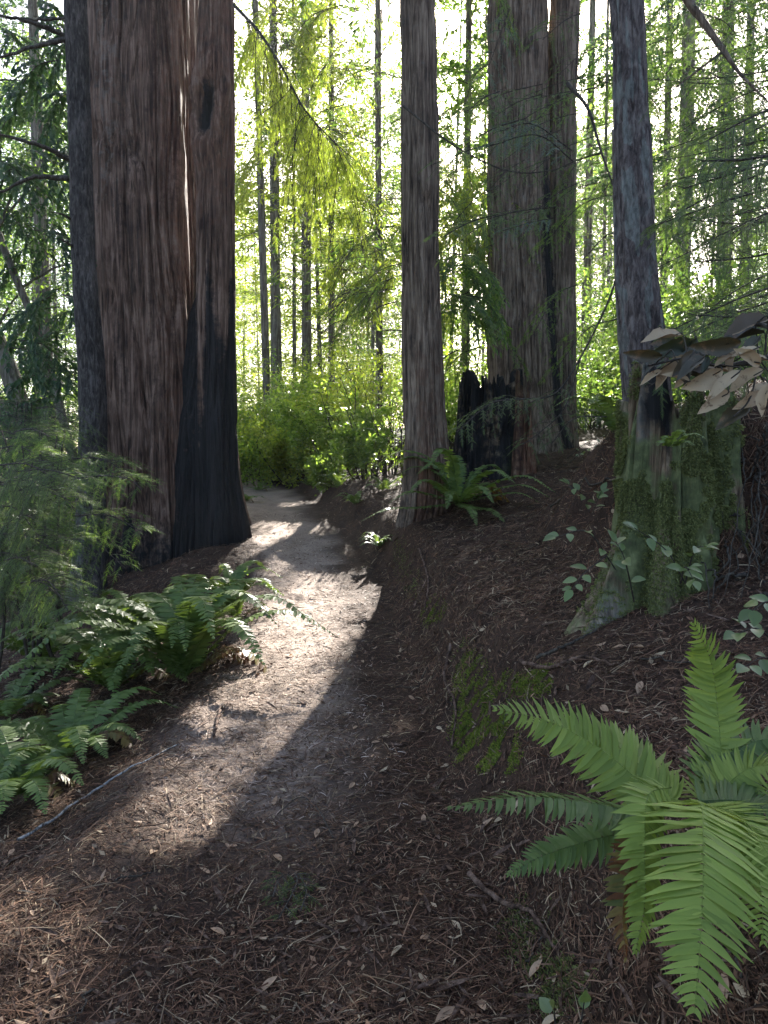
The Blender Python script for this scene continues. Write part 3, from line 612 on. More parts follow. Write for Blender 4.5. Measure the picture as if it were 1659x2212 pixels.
for n_, xa, xb, ya, yb, lab, grp in ((56, 530, 760, -20, 420, 'glowing yellow green bough high in the gap right of the massive redwood', 'glowing boughs in the upper gap'), (40, 1270, 1700, -20, 620, 'drooping conifer bough among the pale trunks at upper right', 'drooping boughs at upper right'), (46, 715, 900, 400, 640, 'leafy conifer bough in the bright gap left of the shredded bark trunk', 'conifer boughs in the bright gap'), (14, 955, 1020, 540, 640, 'low conifer bough over the slope just right of the shredded bark trunk', 'low conifer boughs right of the shredded bark trunk'), (34, 930, 1075, 330, 540, 'dense conifer bough between the shredded bark trunk and the scorched pair', 'dense conifer boughs between the trunks')):
    bs = []
    for k in range(n_):
        x0, y0 = rng.uniform(xa, xb), rng.uniform(ya, yb); d = rng.uniform(13, 15.5)-(3.6 if n_ == 14 else 0); dx = rng.choice([-1, 1])*rng.uniform(40, 110)
        bs.append(bough(pl((x0, y0, d), (x0+dx*.5, y0+10, d), (x0+dx, y0+55, d)), 18, .6, .12, .4, r0=.006, per=6, proto=RHOMB, wr=.26))
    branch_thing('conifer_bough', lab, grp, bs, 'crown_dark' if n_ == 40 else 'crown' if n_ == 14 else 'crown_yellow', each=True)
# dead branches of the slender trunk on the left
for k, pts in enumerate([((140, 78), (80, 52), (-20, 28)), ((142, 85), (80, 100), (-20, 128)), ((150, 345), (80, 312), (-20, 288)), ((150, 388), (70, 384), (0, 415)), ((158, 475), (130, 462), (108, 458)), ((150, 40), (70, 42), (-20, 34)), ((160, 535), (140, 520), (125, 518))]):
    C = catmull([at(x, y, 9.15-.25*q) for q, (x, y) in enumerate(pts)], 16); V, F = tube(C+rng.normal(0, .006, C.shape), np.linspace(.036, .012, 16) if k < 4 else np.linspace(.02, .005, 16), 7, .2)
    mesh('dead_branch', V, F, M['twig'], Tleft, True, zeros(len(V), lichen=np.full(len(V), .3)))
# thicket of redwood sprouts low on the left
def thicket(label, n, xr_, yr_, dr_, tw, leaf, m):
    bs = []
    for k in range(n):
        x0, y0 = rng.uniform(*xr_), rng.uniform(*yr_); d = rng.uniform(*dr_); dx = rng.uniform(60, 165); dy = rng.uniform(-10, 75)
        bs.append(bough(pl((x0, y0, d), (x0+dx*.5, y0+dy*.2-8, d-.1), (x0+dx, y0+dy, d-.3)), 16, tw, leaf, .35, r0=.006, per=5, plane=nrm(A(rng.uniform(-.3, .3), -.5, 1)), proto=COMB6, wr=.34))
    st = []
    for k in range(9):
        a = at(rng.uniform(*xr_), 1200, np.mean(dr_)); a[2] = float(H(a[0], a[1])); b = at(rng.uniform(*xr_), yr_[0], np.mean(dr_)); st.append(tube(catmull([a-A(0, 0, .1), (a+b)/2+rng.normal(0, .1, 3), b], 14), np.linspace(.018, .006, 14), 5, .2))
    for q_, b_ in enumerate(st): bs[q_][4].append(b_)
    return branch_thing('redwood_sprout', label, label, bs, m, 'sapling', light=False, each=True)
thicket('feathery redwood sprout drooping in front of the foot of the slender left trunk', 28, (-60, 165), (930, 1290), (5.2, 7.4), .28, .085, 'crown')
thicket('shadowy spray of a redwood sprout at the left edge above the sword ferns', 34, (-120, 90), (1000, 1320), (4.6, 6.5), .26, .075, 'spray')
thicket('dull green sprout farther left below the leaning trunks', 26, (-90, 90), (870, 1000), (8, 10.5), .4, .08, 'spray')

# ------------------------------------------------------------------ shrubs
def shrub(name, label, c, rx, h, n, size, m, group=None, nst=14, seed=0, cat='shrub', flat=.5):
    r = np.random.default_rng(seed); gz = float(H(c[0], c[1])); T = thing(name, A(c[0], c[1], gz), label, cat, group); W = []; tips = []
    for k in range(nst):
        a = r.uniform(0, 6.28); rr_ = rx*math.sqrt(r.random()); b = A(c[0]+rr_*.35*math.cos(a), c[1]+rr_*.35*math.sin(a), gz-.05); e = A(c[0]+rr_*math.cos(a), c[1]+rr_*math.sin(a), gz+h*r.uniform(.55, 1))
        C = catmull([b, b*.55+e*.45+r.normal(0, .1*rx, 3), e], 12); W.append(tube(C, np.linspace(.012, .003, 12)*(1+.4*h), 4))
        for q in range(7):
            i = int(r.integers(3, 12)); o = C[i]; d = nrm(A(math.cos(a), math.sin(a), .4)+r.normal(0, .7, 3)); l = rx*r.uniform(.25, .6); tips.append((o, o+d*l)); W.append(tube(np.array([o, o+d*l*.5+A(0, 0, .02), o+d*l]), [.004, .003, .002], 3))
    k = r.integers(0, len(tips), n); a = np.array([t[0] for t in tips])[k]; b = np.array([t[1] for t in tips])[k]; u = r.random((n, 1))**.7
    P = a+(b-a)*u+r.normal(0, .05*rx+.02, (n, 3)); X = nrm((b-a)*.5/rx+r.normal(0, .6, (n, 3))); N = nrm(A(0, 0, 1)+r.normal(0, flat, (n, 3)))
    kp = P[:, 2] > H(P[:, 0], P[:, 1]); kp &= keep_light(P) if c[1] > 8 else True
    P, X, N = P[kp], X[kp], N[kp]
    V, F = join(W); mesh('stems', V, F, M['twig'], T, True)
    s = size*r.uniform(.6, 1.3, len(P)); V, F = inst(RHOMB, P, X, N, s, s*.55); mesh('leaves', V, F, M[m], T); return T
def cpx(px, Y): return (ray(px, 1000)[0]*Y, Y)
SH = [(500, 19, 1.7, 2.3), (545, 17, 1.2, 1.7), (600, 19, 1.5, 2.2), (635, 16.5, 1.2, 1.6), (680, 18.5, 1.6, 2.3), (725, 15.5, 1.2, 1.7), (770, 17, 1.5, 2.6), (815, 14.3, 1.2, 2.2), (850, 12.6, .9, 1.6), (860, 16, 1.5, 3.2), (790, 12.6, .7, .9), (740, 13.2, .6, .7), (700, 21, 2, 3.0), (560, 23, 2, 3), (620, 24, 2, 3.2), (780, 23, 2, 3.6)]
for q, (px, Y, rx, h) in enumerate(SH):
    h *= .8; shrub('huckleberry_bush', 'leafy sunlit bush '+('in the back row' if Y > 17.5 else 'in the front row')+(' right beside the massive redwood' if px < 590 else ' left of the bright gap' if px < 690 else ' in the bright gap where the trail bends' if px < 800 else ' beside the shredded bark redwood'), cpx(px, Y), rx, h, 9000 if Y < 20 else 5000, .085, 'shrub' if q % 3 else 'crown_yellow', 'sunlit bushes at the bend of the trail', seed=40+q)
SH2 = [(985, 15, 1.4, 2.2), (1015, 19, 2, 3.2), (960, 21, 2, 3), (1280, 17, 1.5, 1.8), (1320, 20, 2, 3), (1460, 12, 1.6, 2.6), (1560, 10, 1.5, 2.4), (1650, 9, 1.4, 2.2), (1500, 17, 2.4, 4), (1620, 15, 2.2, 3.6), (1430, 19, 2, 3.2), (1265, 26, 2, 3)]
for q, (px, Y, rx, h) in enumerate(SH2):
    shrub('huckleberry_bush', ('dim green bush behind the scorched redwood pair' if px < 1400 else 'dim bush behind the mossy stump, '+('close' if Y < 13 else 'farther back')) if px > 1200 else 'bright leafy bush behind the charred stump', cpx(px, Y), rx, h, 7500, .08, 'shrub' if px < 1200 else 'crown', 'bushes behind the right slope' if px > 1200 else 'bushes behind the charred stump', seed=80+q)
SH3 = [(-20, 13, 1.6, 1.6), (60, 15, 1.8, 2.2), (130, 13, 1.2, 1.3), (20, 20, 2.4, 3), (120, 22, 2.5, 3)]
for q, (px, Y, rx, h) in enumerate(SH3):
    shrub('huckleberry_bush', 'shadowy bush on the falling slope left of the massive redwood', cpx(px, Y), rx, h, 4000, .07, 'crown', 'bushes down the left slope', seed=120+q)
# small leafy seedlings on the right slope
def sprig(label, pts, n, size, m='sprig', wide=.62, r0=.004, name='leafy_sprig', cat='plant', gap=.03):
    T = None; W = []; Ls = []
    for P_ in pts:
        C = catmull(P_, 30); W.append(tube(C, np.linspace(r0, .0015, 30), 4)); t = nrm(np.gradient(C, axis=0))
        for k in range(n):
            i = int(6+23*(k+.5)/n); s = nrm(np.cross(t[i], A(0, -.4, 1)))*(1 if k % 2 else -1)
            d = nrm(t[i]*.5+s+rng.normal(0, .25, 3)+A(0, -.2, -.1)); Ls.append((C[i]+d*.008, d, nrm(A(rng.normal(0, .3), -.55+rng.normal(0, .3), .9)), size*rng.uniform(.7, 1.2)))
        Ls.append((C[-1], t[-1], A(0, -.5, .9), size))
    T = thing(name, pts[0][0], label, cat); V, F = join(W); mesh('stem', V, F, M['twig'], T, True)
    V, F = inst(OVALHI, np.array([l[0] for l in Ls]), np.array([l[1] for l in Ls]), np.array([l[2] for l in Ls]), np.array([l[3] for l in Ls]), np.array([l[3] for l in Ls])*wide)
    mesh('leaves', V, F, M[m], T, True); return T
sprig('round pale green leaves on a thin stem leaning over the mossy buttress, leftmost', [pl((1330, 1230, 3.3), (1270, 1150, 3.2), (1200, 1160, 3.15)), pl((1310, 1200, 3.3), (1260, 1240, 3.1), (1235, 1275, 3.05))], 6, .062)
sprig('leafy seedling in front of the mossy stump with whorls of oval leaves', [pl((1480, 1260, 3.1), (1440, 1190, 3.05), (1370, 1140, 3.0)), pl((1480, 1260, 3.1), (1500, 1190, 3.0), (1525, 1180, 2.95)), pl((1470, 1260, 3.1), (1480, 1225, 3.0), (1500, 1255, 2.9)), pl((1370, 1300, 3.2), (1350, 1210, 3.0), (1330, 1170, 3.0))], 6, .058)
sprig('low round leaves at the right edge beside the upright fern frond', [pl((1700, 1420, 2.2), (1640, 1360, 2.1), (1590, 1370, 2.05)), pl((1700, 1440, 2.2), (1650, 1420, 2.1), (1610, 1440, 2.0)), pl((1700, 1330, 2.2), (1660, 1300, 2.1), (1625, 1320, 2.1))], 5, .05, wide=.75)
sprig('pale seedling leaves low on the slope below the rotten snag', [pl((1275, 1110, 5.0), (1260, 1070, 4.95), (1225, 1045, 4.9)), pl((1280, 1110, 5.0), (1290, 1080, 4.9), (1300, 1060, 4.9))], 6, .07)
sprig('small grey green seedlings along the slope left of the mossy stump top', [pl((1230, 1000, 6.4), (1260, 975, 6.4), (1300, 960, 6.3)), pl((1240, 1010, 6.4), (1290, 1000, 6.4), (1330, 955, 6.3)), pl((1225, 990, 6.6), (1270, 955, 6.5), (1330, 935, 6.5))], 6, .06)
sprig('tiny pair of round leaves on the path foreground edge', [pl((1205, 2250, 1.7), (1200, 2210, 1.66), (1195, 2180, 1.63)), pl((1205, 2290, 1.7), (1250, 2220, 1.62), (1262, 2165, 1.58))], 2, .035, wide=.8)
# branch of dead and leathery leaves reaching in over the stump
C1 = pl((1720, 760, 1.45), (1640, 775, 1.4), (1560, 790, 1.36), (1480, 775, 1.33), (1400, 790, 1.3)); C2 = pl((1720, 760, 1.45), (1640, 700, 1.55), (1560, 740, 1.5), (1500, 770, 1.45))
T = thing('tanoak_branch', C1[0], 'branch of large curled tan and dark leathery leaves hanging over the mossy stump', 'branch')
V, F = join([tube(catmull(C1, 30), np.linspace(.006, .002, 30), 5), tube(catmull(C2, 24), np.linspace(.006, .002, 24), 5), tube(catmull(pl((1640, 775, 1.4), (1620, 860, 1.35), (1585, 900, 1.32)), 12), .002, 4)])
LF = [(1600, 800, 1530, 860, 1, .17), (1650, 800, 1575, 840, 1, .2), (1659, 830, 1640, 905, 1, .2), (1660, 850, 1590, 880, 1, .17), (1520, 790, 1460, 830, 1, .16), (1560, 800, 1490, 835, 1, .14), (1430, 800, 1385, 828, 1, .12), (1450, 795, 1420, 832, 1, .13), (1630, 700, 1585, 718, 1, .15), (1590, 770, 1545, 785, 1, .16),
      (1640, 790, 1600, 760, 1, .14), (1430, 770, 1365, 765, 0, .14), (1450, 760, 1395, 800, 0, .14), (1480, 765, 1420, 742, 0, .15), (1500, 760, 1465, 800, 0, .14), (1560, 750, 1500, 770, 0, .2), (1600, 740, 1490, 752, 0, .19), (1650, 720, 1540, 735, 0, .2), (1659, 690, 1580, 712, 0, .18), (1620, 880, 1560, 915, 2, .16), (1480, 800, 1445, 780, 0, .15), (1659, 780, 1620, 770, 1, .2), (1530, 770, 1515, 812, 0, .15)]
VL, FL = V, F
LF = [l[:4]+((l[4] if l[4] < 2 else 0),)+l[5:] for l in LF]
for k in range(16):
    x0, y0 = rng.uniform(1440, 1680), rng.uniform(720, 850); a_ = rng.uniform(1.6, 3.9); LF.append((x0, y0, x0+70*math.cos(a_), y0+55*math.sin(a_), int(rng.random() < .55), .15))
CC = np.vstack([catmull(C1, 60), catmull(C2, 60)]); PT = []
for ml, kk in (('paleleaf', 1), ('darkleaf', 0)):
    Ls = [l for l in LF if l[4] == kk]; P = []; X = []; N = []; S = []
    for (x0, y0, x1, y1, _, wv) in Ls:
        d = 1.33+rng.uniform(-.05, .08); a, b = at(x0, y0, d), at(x1, y1, d-rng.uniform(0, .03)); PT.append(tube(catmull([CC[np.argmin(np.linalg.norm(CC-a, axis=1))], a+A(0, 0, .004), a+(b-a)*.3], 8), .0014, 4)); P.append(a); X.append(b-a); S.append(np.linalg.norm(b-a)*rng.uniform(.85, 1.25)); N.append(nrm(A(rng.normal(0, .8), -.7, .7+rng.normal(0, .6))))
    S = np.minimum(np.array(S), .10); V, F = inst(blade(12, .9, -.3, [.0, .35, .62, .75, .92, .88, 1, .86, .84, .62, .5, .25, .0], wave=.07), np.array(P), np.array(X), np.array(N), S, S*.42*rng.uniform(.7, 1.15, len(P))); mesh({1: 'dead_leaves', 0: 'dark_leaves'}[kk], V, F, M[ml], T, True)
V, F = join([(VL, FL)]+PT); mesh('limb', V, F, M['twig'], T, True)

# ------------------------------------------------------------------ ferns
PIN = blade(5, .18, -.10, [.55, 1, .95, .8, .5, .05], tip=.02)
def frond(ctrl, n, width, up=None, prof=None, fwd=.25, sag=.25, seg=PIN, fat=1.05, wob=.08, base=.06, tilt=0.0, twist=0.0):
    C = catmull(ctrl, 80); L = np.linalg.norm(np.diff(C, axis=0), axis=1).sum(); T_ = nrm(np.gradient(C, axis=0)); u = base+(1-base)*(np.arange(n)+.5)/n; i = np.minimum((u*79).astype(int), 79)
    up = A(0, 0, 1) if up is None else up; S_ = nrm(np.cross(T_, up)); N_ = np.cross(S_, T_)
    if twist: S_ = S_*math.cos(twist)+N_*math.sin(twist); N_ = np.cross(S_, T_)
    pw = (np.interp(u, [0, .12, .35, .7, .9, 1], [.55, .85, 1, .72, .36, .08]) if prof is None else np.interp(u, *prof))*width
    out = []
    for sg in (-1, 1):
        o = C[i]; f = fwd+.5*np.maximum(0, u-.6)
        X = nrm(S_[i]*sg+T_[i]*(f+rng.normal(0, wob, n))[:, None]-N_[i]*(sag+rng.normal(0, wob, n))[:, None]); N = nrm(N_[i]+S_[i]*sg*(sag*.8+tilt)+rng.normal(0, wob*1.2, (n, 3)))
        S = pw*rng.uniform(.86, 1.06, n)*(1-.6*(rng.random(n) < .04)); out.append(inst(seg if sg < 0 else (seg[0]*A(1, -1, 1), seg[1]), o, X, N, S, np.maximum(L*(1-base)/n*fat*1.25, .002)*np.clip(pw/width*1.2, .5, 1)))
    st = tube(C, np.linspace(.0032, .0008, 80)*max(.5, L), 5); return join(out), st
def fern(name, label, c, n, L, width, m='fern', seed=0, el=(.3, 1.2), dead=2, npin=34, az=None, seg=None, lift=0.0, cat='fern'):
    T = thing(name, c, label, cat); r = np.random.default_rng(seed)
    for k in range(n):
        a = (2*math.pi*(k+r.uniform(-.3, .3))/n) if az is None else r.uniform(*az); e = r.uniform(*el); l = L*r.uniform(.7, 1.1); d = A(math.cos(a), math.sin(a), 0); z = A(0, 0, 1)
        P = [c+d*.02, c+(d*math.cos(e)+z*math.sin(e))*l*.4, c+d*(l*(.4*math.cos(e)+.30))+z*(l*(.4*math.sin(e)+.12*math.sin(e))), c+d*(l*(.4*math.cos(e)+.55))+z*(l*(.4*math.sin(e)-.12+.1*math.sin(e)))]
        isdead = k < dead
        if isdead: P = [c+d*.02, c+d*l*.3+z*l*.15, c+d*l*.5-z*l*.02, c+d*l*.6-z*l*.2]
        (V, F), st = frond(P, npin, width*r.uniform(.85, 1.1), wob=.1, sag=.18, seg=seg or blade(3, .15, -.1, [.6, 1, .75, .05], tip=.03)); V2, F2 = join([(V, F), st])
        f = mesh('frond', V2, F2, M['fern_dead' if isdead else m], T, True)
        if isdead: f['label'] = 'rusty dying frond'
    return T
fern('sword_fern', 'sword fern on the bank at the foot of the shredded bark redwood', hit(990, 1115)+A(0, 0, .16), 28, 1.3, .10, seed=1, dead=3, npin=40, el=(-.1, 1.25))
fern('sword_fern', 'largest sword fern clump left of the sunlit patch of trail', hit(400, 1470)+A(0, 0, .04), 34, 1.35, .115, seed=2, dead=4, npin=46, el=(.75, 1.42))
fern('sword_fern', 'sword fern spreading low across the left edge below the sprouts', hit(240, 1500)+A(0, 0, .05), 20, 1.1, .105, seed=3, dead=1, npin=40, el=(.4, 1.2))
fern('sword_fern', 'shaded fern clump low in the left corner above the white stick', hit(150, 1640)+A(0, 0, .03), 18, .75, .09, seed=4, dead=2, npin=36, el=(.2, .8))
fern('sword_fern', 'upright fern fronds at the trail edge just below the massive redwood', hit(505, 1345)+A(0, 0, .02), 16, 1.0, .08, seed=5, dead=2, npin=38, el=(1.0, 1.5))
fern('sword_fern', 'fern crowded between the largest clump and the redwood sprouts', hit(300, 1420)+A(0, 0, .05), 20, 1.2, .10, seed=11, dead=2, npin=40, el=(.5, 1.3))
fern('sword_fern', 'dim fern low in the left corner below the other left ferns', hit(40, 1740)+A(0, 0, .05), 14, .6, .085, seed=12, dead=2, npin=34, el=(.3, .9))
fern('sword_fern', 'fern under the drooping sprouts at the left edge', hit(90, 1440)+A(0, 0, .05), 16, 1.0, .10, seed=13, dead=1, npin=36, el=(.4, 1.1))
fern('sword_fern', 'fern at the very left edge with fronds dipping into shade', hit(20, 1560)+A(0, 0, .05), 12, .7, .09, seed=6, dead=1, npin=34, el=(.2, .9))
fern('sword_fern', 'tiny fern tuft hanging on the face of the mossy stump', at(1445, 965, 3.15), 5, .2, .028, seed=7, dead=0, npin=14, az=(3.6, 5.4), el=(-.2, .8))
fern('sapling_tuft', 'small bright sunlit tuft at the foot of the bank right of the trail', hit(820, 1185)+A(0, 0, .03), 26, .36, .035, 'spray', seed=8, dead=0, npin=20, cat='plant')
fern('sword_fern', 'dark little fern beyond the mossy log on the far slope', hit(1330, 935), 10, .6, .08, seed=9, dead=1, npin=24)
for q, (px, py, L_) in enumerate([(560, 1060, .5), (610, 1040, .6), (670, 1050, .5), (730, 1055, .6), (770, 1090, .45), (530, 1085, .4), (830, 1060, .5)]):
    fern('bank_fern', 'small fern on the bank beside the bend of the trail', hit(px, py), 10, L_, .06, 'fern', seed=20+q, dead=1, npin=16)['group'] = 'small ferns at the bend of the trail'
# the big fern in the lower right corner, frond by frond
cr = at(1470, 1730, 1.42); HF = thing('sword_fern', cr, 'large vivid green sword fern filling the lower right corner', 'fern')
PH = blade(9, .22, -.10, [.62, 1.0, .95, .9, .88, .8, .68, .5, .28, .03], tip=.015, cur=-.9, wave=.05)
def hero(P, n, w, m='fern_hero', **k):
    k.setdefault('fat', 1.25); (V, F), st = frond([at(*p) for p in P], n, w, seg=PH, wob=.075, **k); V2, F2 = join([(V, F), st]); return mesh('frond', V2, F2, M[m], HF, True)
fl = A(0, -.5, .9)
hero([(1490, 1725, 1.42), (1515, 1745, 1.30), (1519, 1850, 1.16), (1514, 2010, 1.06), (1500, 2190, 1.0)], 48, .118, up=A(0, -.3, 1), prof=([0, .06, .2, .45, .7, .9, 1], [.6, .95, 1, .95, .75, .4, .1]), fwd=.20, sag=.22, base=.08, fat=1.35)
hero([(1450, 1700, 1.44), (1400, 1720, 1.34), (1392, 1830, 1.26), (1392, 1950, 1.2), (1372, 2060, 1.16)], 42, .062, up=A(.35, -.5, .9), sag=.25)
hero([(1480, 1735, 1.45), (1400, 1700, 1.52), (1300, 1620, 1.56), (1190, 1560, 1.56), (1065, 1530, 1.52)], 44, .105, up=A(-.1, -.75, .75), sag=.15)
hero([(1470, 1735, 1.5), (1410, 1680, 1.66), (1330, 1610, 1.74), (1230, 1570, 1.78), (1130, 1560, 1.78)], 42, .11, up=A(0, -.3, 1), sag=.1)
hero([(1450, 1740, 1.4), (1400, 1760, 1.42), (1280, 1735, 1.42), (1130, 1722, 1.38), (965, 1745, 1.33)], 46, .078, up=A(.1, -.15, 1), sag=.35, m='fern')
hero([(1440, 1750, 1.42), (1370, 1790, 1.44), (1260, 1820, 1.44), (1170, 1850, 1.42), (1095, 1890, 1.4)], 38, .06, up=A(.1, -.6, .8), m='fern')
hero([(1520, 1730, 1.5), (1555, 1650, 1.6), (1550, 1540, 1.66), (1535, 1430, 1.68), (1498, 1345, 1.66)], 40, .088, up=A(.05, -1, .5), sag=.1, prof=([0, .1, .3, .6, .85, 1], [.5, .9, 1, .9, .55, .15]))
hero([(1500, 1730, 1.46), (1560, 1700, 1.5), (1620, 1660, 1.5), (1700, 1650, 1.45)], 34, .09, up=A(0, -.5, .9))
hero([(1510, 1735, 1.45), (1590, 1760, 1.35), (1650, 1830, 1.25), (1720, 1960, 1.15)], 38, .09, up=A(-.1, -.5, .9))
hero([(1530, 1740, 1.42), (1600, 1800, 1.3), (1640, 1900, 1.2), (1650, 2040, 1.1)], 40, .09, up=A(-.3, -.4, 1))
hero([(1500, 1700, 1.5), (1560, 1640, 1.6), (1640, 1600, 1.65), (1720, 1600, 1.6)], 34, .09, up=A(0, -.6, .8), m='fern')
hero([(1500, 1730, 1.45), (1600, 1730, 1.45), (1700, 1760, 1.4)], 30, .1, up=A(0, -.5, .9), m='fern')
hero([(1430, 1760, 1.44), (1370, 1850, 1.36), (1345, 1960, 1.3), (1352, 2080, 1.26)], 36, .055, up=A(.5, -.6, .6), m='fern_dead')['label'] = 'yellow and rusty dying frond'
hero([(1430, 1760, 1.5), (1330, 1790, 1.5), (1250, 1840, 1.5)], 26, .04, up=A(0, -.6, .6), m='fern_dead')['label'] = 'brown dried frond'
(V, F), st = frond(pl((1480, 1730, 1.42), (1420, 1800, 1.4), (1400, 1850, 1.4)), 8, .02); 
# fallen green conifer sprig on the trail
g0 = hit(625, 1960); bs = [bough([g0+A(0, .16, .03), g0+A(.02, .05, .05), g0+A(-.02, -.12, .03)], 10, .06, .03, .1, r0=.002, per=3, proto=COMB6), bough([g0+A(.02, .14, .03), g0+A(.06, .02, .045), g0+A(.05, -.08, .03)], 8, .05, .03, .1, r0=.002, per=3, proto=COMB6), bough([g0+A(-.02, .16, .03), g0+A(-.05, .08, .05), g0+A(-.06, .0, .03)], 8, .05, .03, .1, r0=.002, per=3, proto=COMB6)]
branch_thing('conifer_sprig', 'small broken green conifer sprig lying on the trail in the foreground', None, bs, 'crown', 'sprig', light=False)

# ------------------------------------------------------------------ ground cover
def normals(x, y, e=.03):
    gx_ = (H(x+e, y)-H(x-e, y))/(2*e); gy_ = (H(x, y+e)-H(x, y-e))/(2*e); return nrm(np.stack([-gx_, -gy_, np.ones_like(x)], -1))
def floor_pts(n, y0, y1, p=1.0, spread=.62):
    y = y0*(y1/y0)**(rng.random(n)**p); x = rng.uniform(-1, 1, n)*(spread*y+.35); return x, y
def lay(n, y0, y1, proto, l0, l1, wr, lift, tiltn, m, name, label=None, p=1.0, sel=None, align=0.0, wmin=.002):
    x, y = floor_pts(n, y0, y1, p); 
    if sel is not None: k = sel(x, y); x, y = x[k], y[k]
    n = len(x); N0 = normals(x, y); a = rng.normal(.9, 1.0, n) if align else rng.uniform(0, 6.28, n)
    X = np.stack([np.cos(a), np.sin(a), rng.normal(0, tiltn, n)], -1); X = X-N0*((X*N0).sum(1)-rng.normal(0, tiltn, n))[:, None]
    N = nrm(N0+rng.normal(0, .35, (n, 3))); S = rng.uniform(l0, l1, n)*(.85+.05*y); P = np.stack([x, y, Hn(x, y)+rng.uniform(.0, lift, n)], -1)
    V, F = inst(proto, P, X, N, S, np.maximum(S*wr*rng.uniform(.6, 1.4, n), wmin)); o = mesh(name, V, F, M[m]); o['kind'] = 'stuff'
    if label: o['label'] = label; o['category'] = 'ground cover'
    return o
STR = (A((0, -.5, 0), (0, .5, 0), (.35, .5, .9), (.35, -.5, .9), (.7, .5, .5), (.7, -.5, .5), (1, .15, -1.5), (1, -.15, -1.5)), np.array([[0, 3, 2, 1], [3, 5, 4, 2], [5, 7, 6, 4]]))
def offtrail(x, y): return (noise(x*5, y*5, 9.)+.5*noise(x*16, y*16, 4.) > rng.uniform(-1.4, .35, len(x))) & ((x > xr(y)-.35*rng.random(len(x))) | (x < xl(y)+.35*rng.random(len(x))) | (rng.random(len(x)) < .6))
lay(190000, 1.0, 12, STR, .02, .075, .05, .012, .18, 'litter', 'redwood_duff', 'tangled brown redwood needles and bark shreds covering the forest floor', sel=offtrail)
lay(80000, 4.2, 15, STR, .035, .09, .06, .02, .2, 'litter', 'far_duff', 'brown redwood needles and shreds on the farther slope', sel=lambda x, y: (x > xr(y)) | (x < xl(y)), wmin=.004)
lay(9000, 1.0, 8, STR, .08, .2, .016, .02, .08, 'litter', 'bark_shreds', 'long stringy bark shreds scattered over the duff', align=1)
lay(60000, 3.0, 12, STR, .02, .06, .06, .010, .12, 'duff_dry_sunlit', 'trail_duff', 'dry trodden needles along the trail, coloured paler for its sunlit stretch', sel=lambda x, y: (x < xr(y)-.15-.45*rng.random(len(x))) & (x > xl(y)+.15*rng.random(len(x))) & (rng.random(len(x)) < sstep(2.6, 4.4, y)))  # laid only beyond the shaded foreground, so the sun patch is painted paler
lay(26000, 1.0, 10, RHOMB, .012, .04, .38, .014, .3, 'litter', 'leaf_crumbs', 'crumbled dead leaf and bark flakes on the forest floor')
lay(2600, 1.0, 9, blade(4, .4, .1, [.5, .9, 1, .8, .3], wave=.05), .03, .11, .16, .02, .12, 'bark_red', 'bark_chips', 'flat broken pieces of bark lying in the duff')
lay(9000, 1.2, 9, COMB6, .03, .085, .33, .02, .15, 'litter', 'dead_needle_sprays', 'dry brown redwood sprays shed on the forest floor')
x, y = floor_pts(9000, 7, 30); k = (rng.random(9000) < .5); 
# moss patches on the cut bank
def moss_patch(label, spots, n, m='moss', l=.016):
    P = []
    for (px, py, rpx, rpy) in spots:
        k = int(n*rpx*rpy/1500)+60
        for _ in range(k):
            a, r_ = rng.uniform(0, 6.28), rng.random()**.8*1.25; 
            P.append((px+math.cos(a)*r_*rpx, py+math.sin(a)*r_*rpy))
    P = np.array(P); q = np.array([hit(a, b) for a, b in P]) if len(P) < 400 else None
    if q is None:   # interpolate ground hits on a coarse grid
        cache = {}; q = []
        for a, b in P:
            kx = (round(a/6), round(b/6))
            if kx not in cache: cache[kx] = hit(kx[0]*6, kx[1]*6)
            c = cache[kx]; q.append(c+A(*(rng.normal(0, .008, 2)), 0))
        q = np.array(q); q[:, 2] = Hn(q[:, 0], q[:, 1])
    msk = noise(q[:, 0]*14, q[:, 1]*14, 1.)+.45*noise(q[:, 0]*40, q[:, 1]*40, 3.) > -.25; q = q[msk]
    N0 = normals(q[:, 0], q[:, 1]); X = nrm(N0+rng.normal(0, .6, q.shape)); V, F = inst(RHOMB, q, X, nrm(rng.normal(size=q.shape)), rng.uniform(.5, 1.3, len(q))*l, l*.35)
    o = mesh('moss_patch', V, F, M[m]); tag(o, label, 'moss'); o['kind'] = 'stuff'; return o
moss_patch('bright green moss draped over the cut bank left of the big fern', [(1020, 1500, 34, 75), (1060, 1580, 50, 70), (1130, 1480, 60, 22), (1000, 1590, 22, 60), (1080, 1640, 40, 30), (1175, 1455, 30, 12)], 4200, l=.013)
moss_patch('small vivid sunlit moss cushion on the edge of the bank', [(937, 1318, 24, 24), (925, 1338, 14, 18)], 5200, l=.012)
moss_patch('strip of moss on the steep face of the bank by the trail', [(870, 1215, 18, 40), (895, 1270, 16, 34), (860, 1180, 10, 20), (1000, 1420, 22, 36)], 1500, 'moss_dim')
moss_patch('dull moss on the dark bank under the big fern', [(1150, 2030, 60, 60), (1210, 2120, 60, 70), (1100, 1960, 40, 40), (1180, 2180, 40, 40)], 500, 'moss_dim')
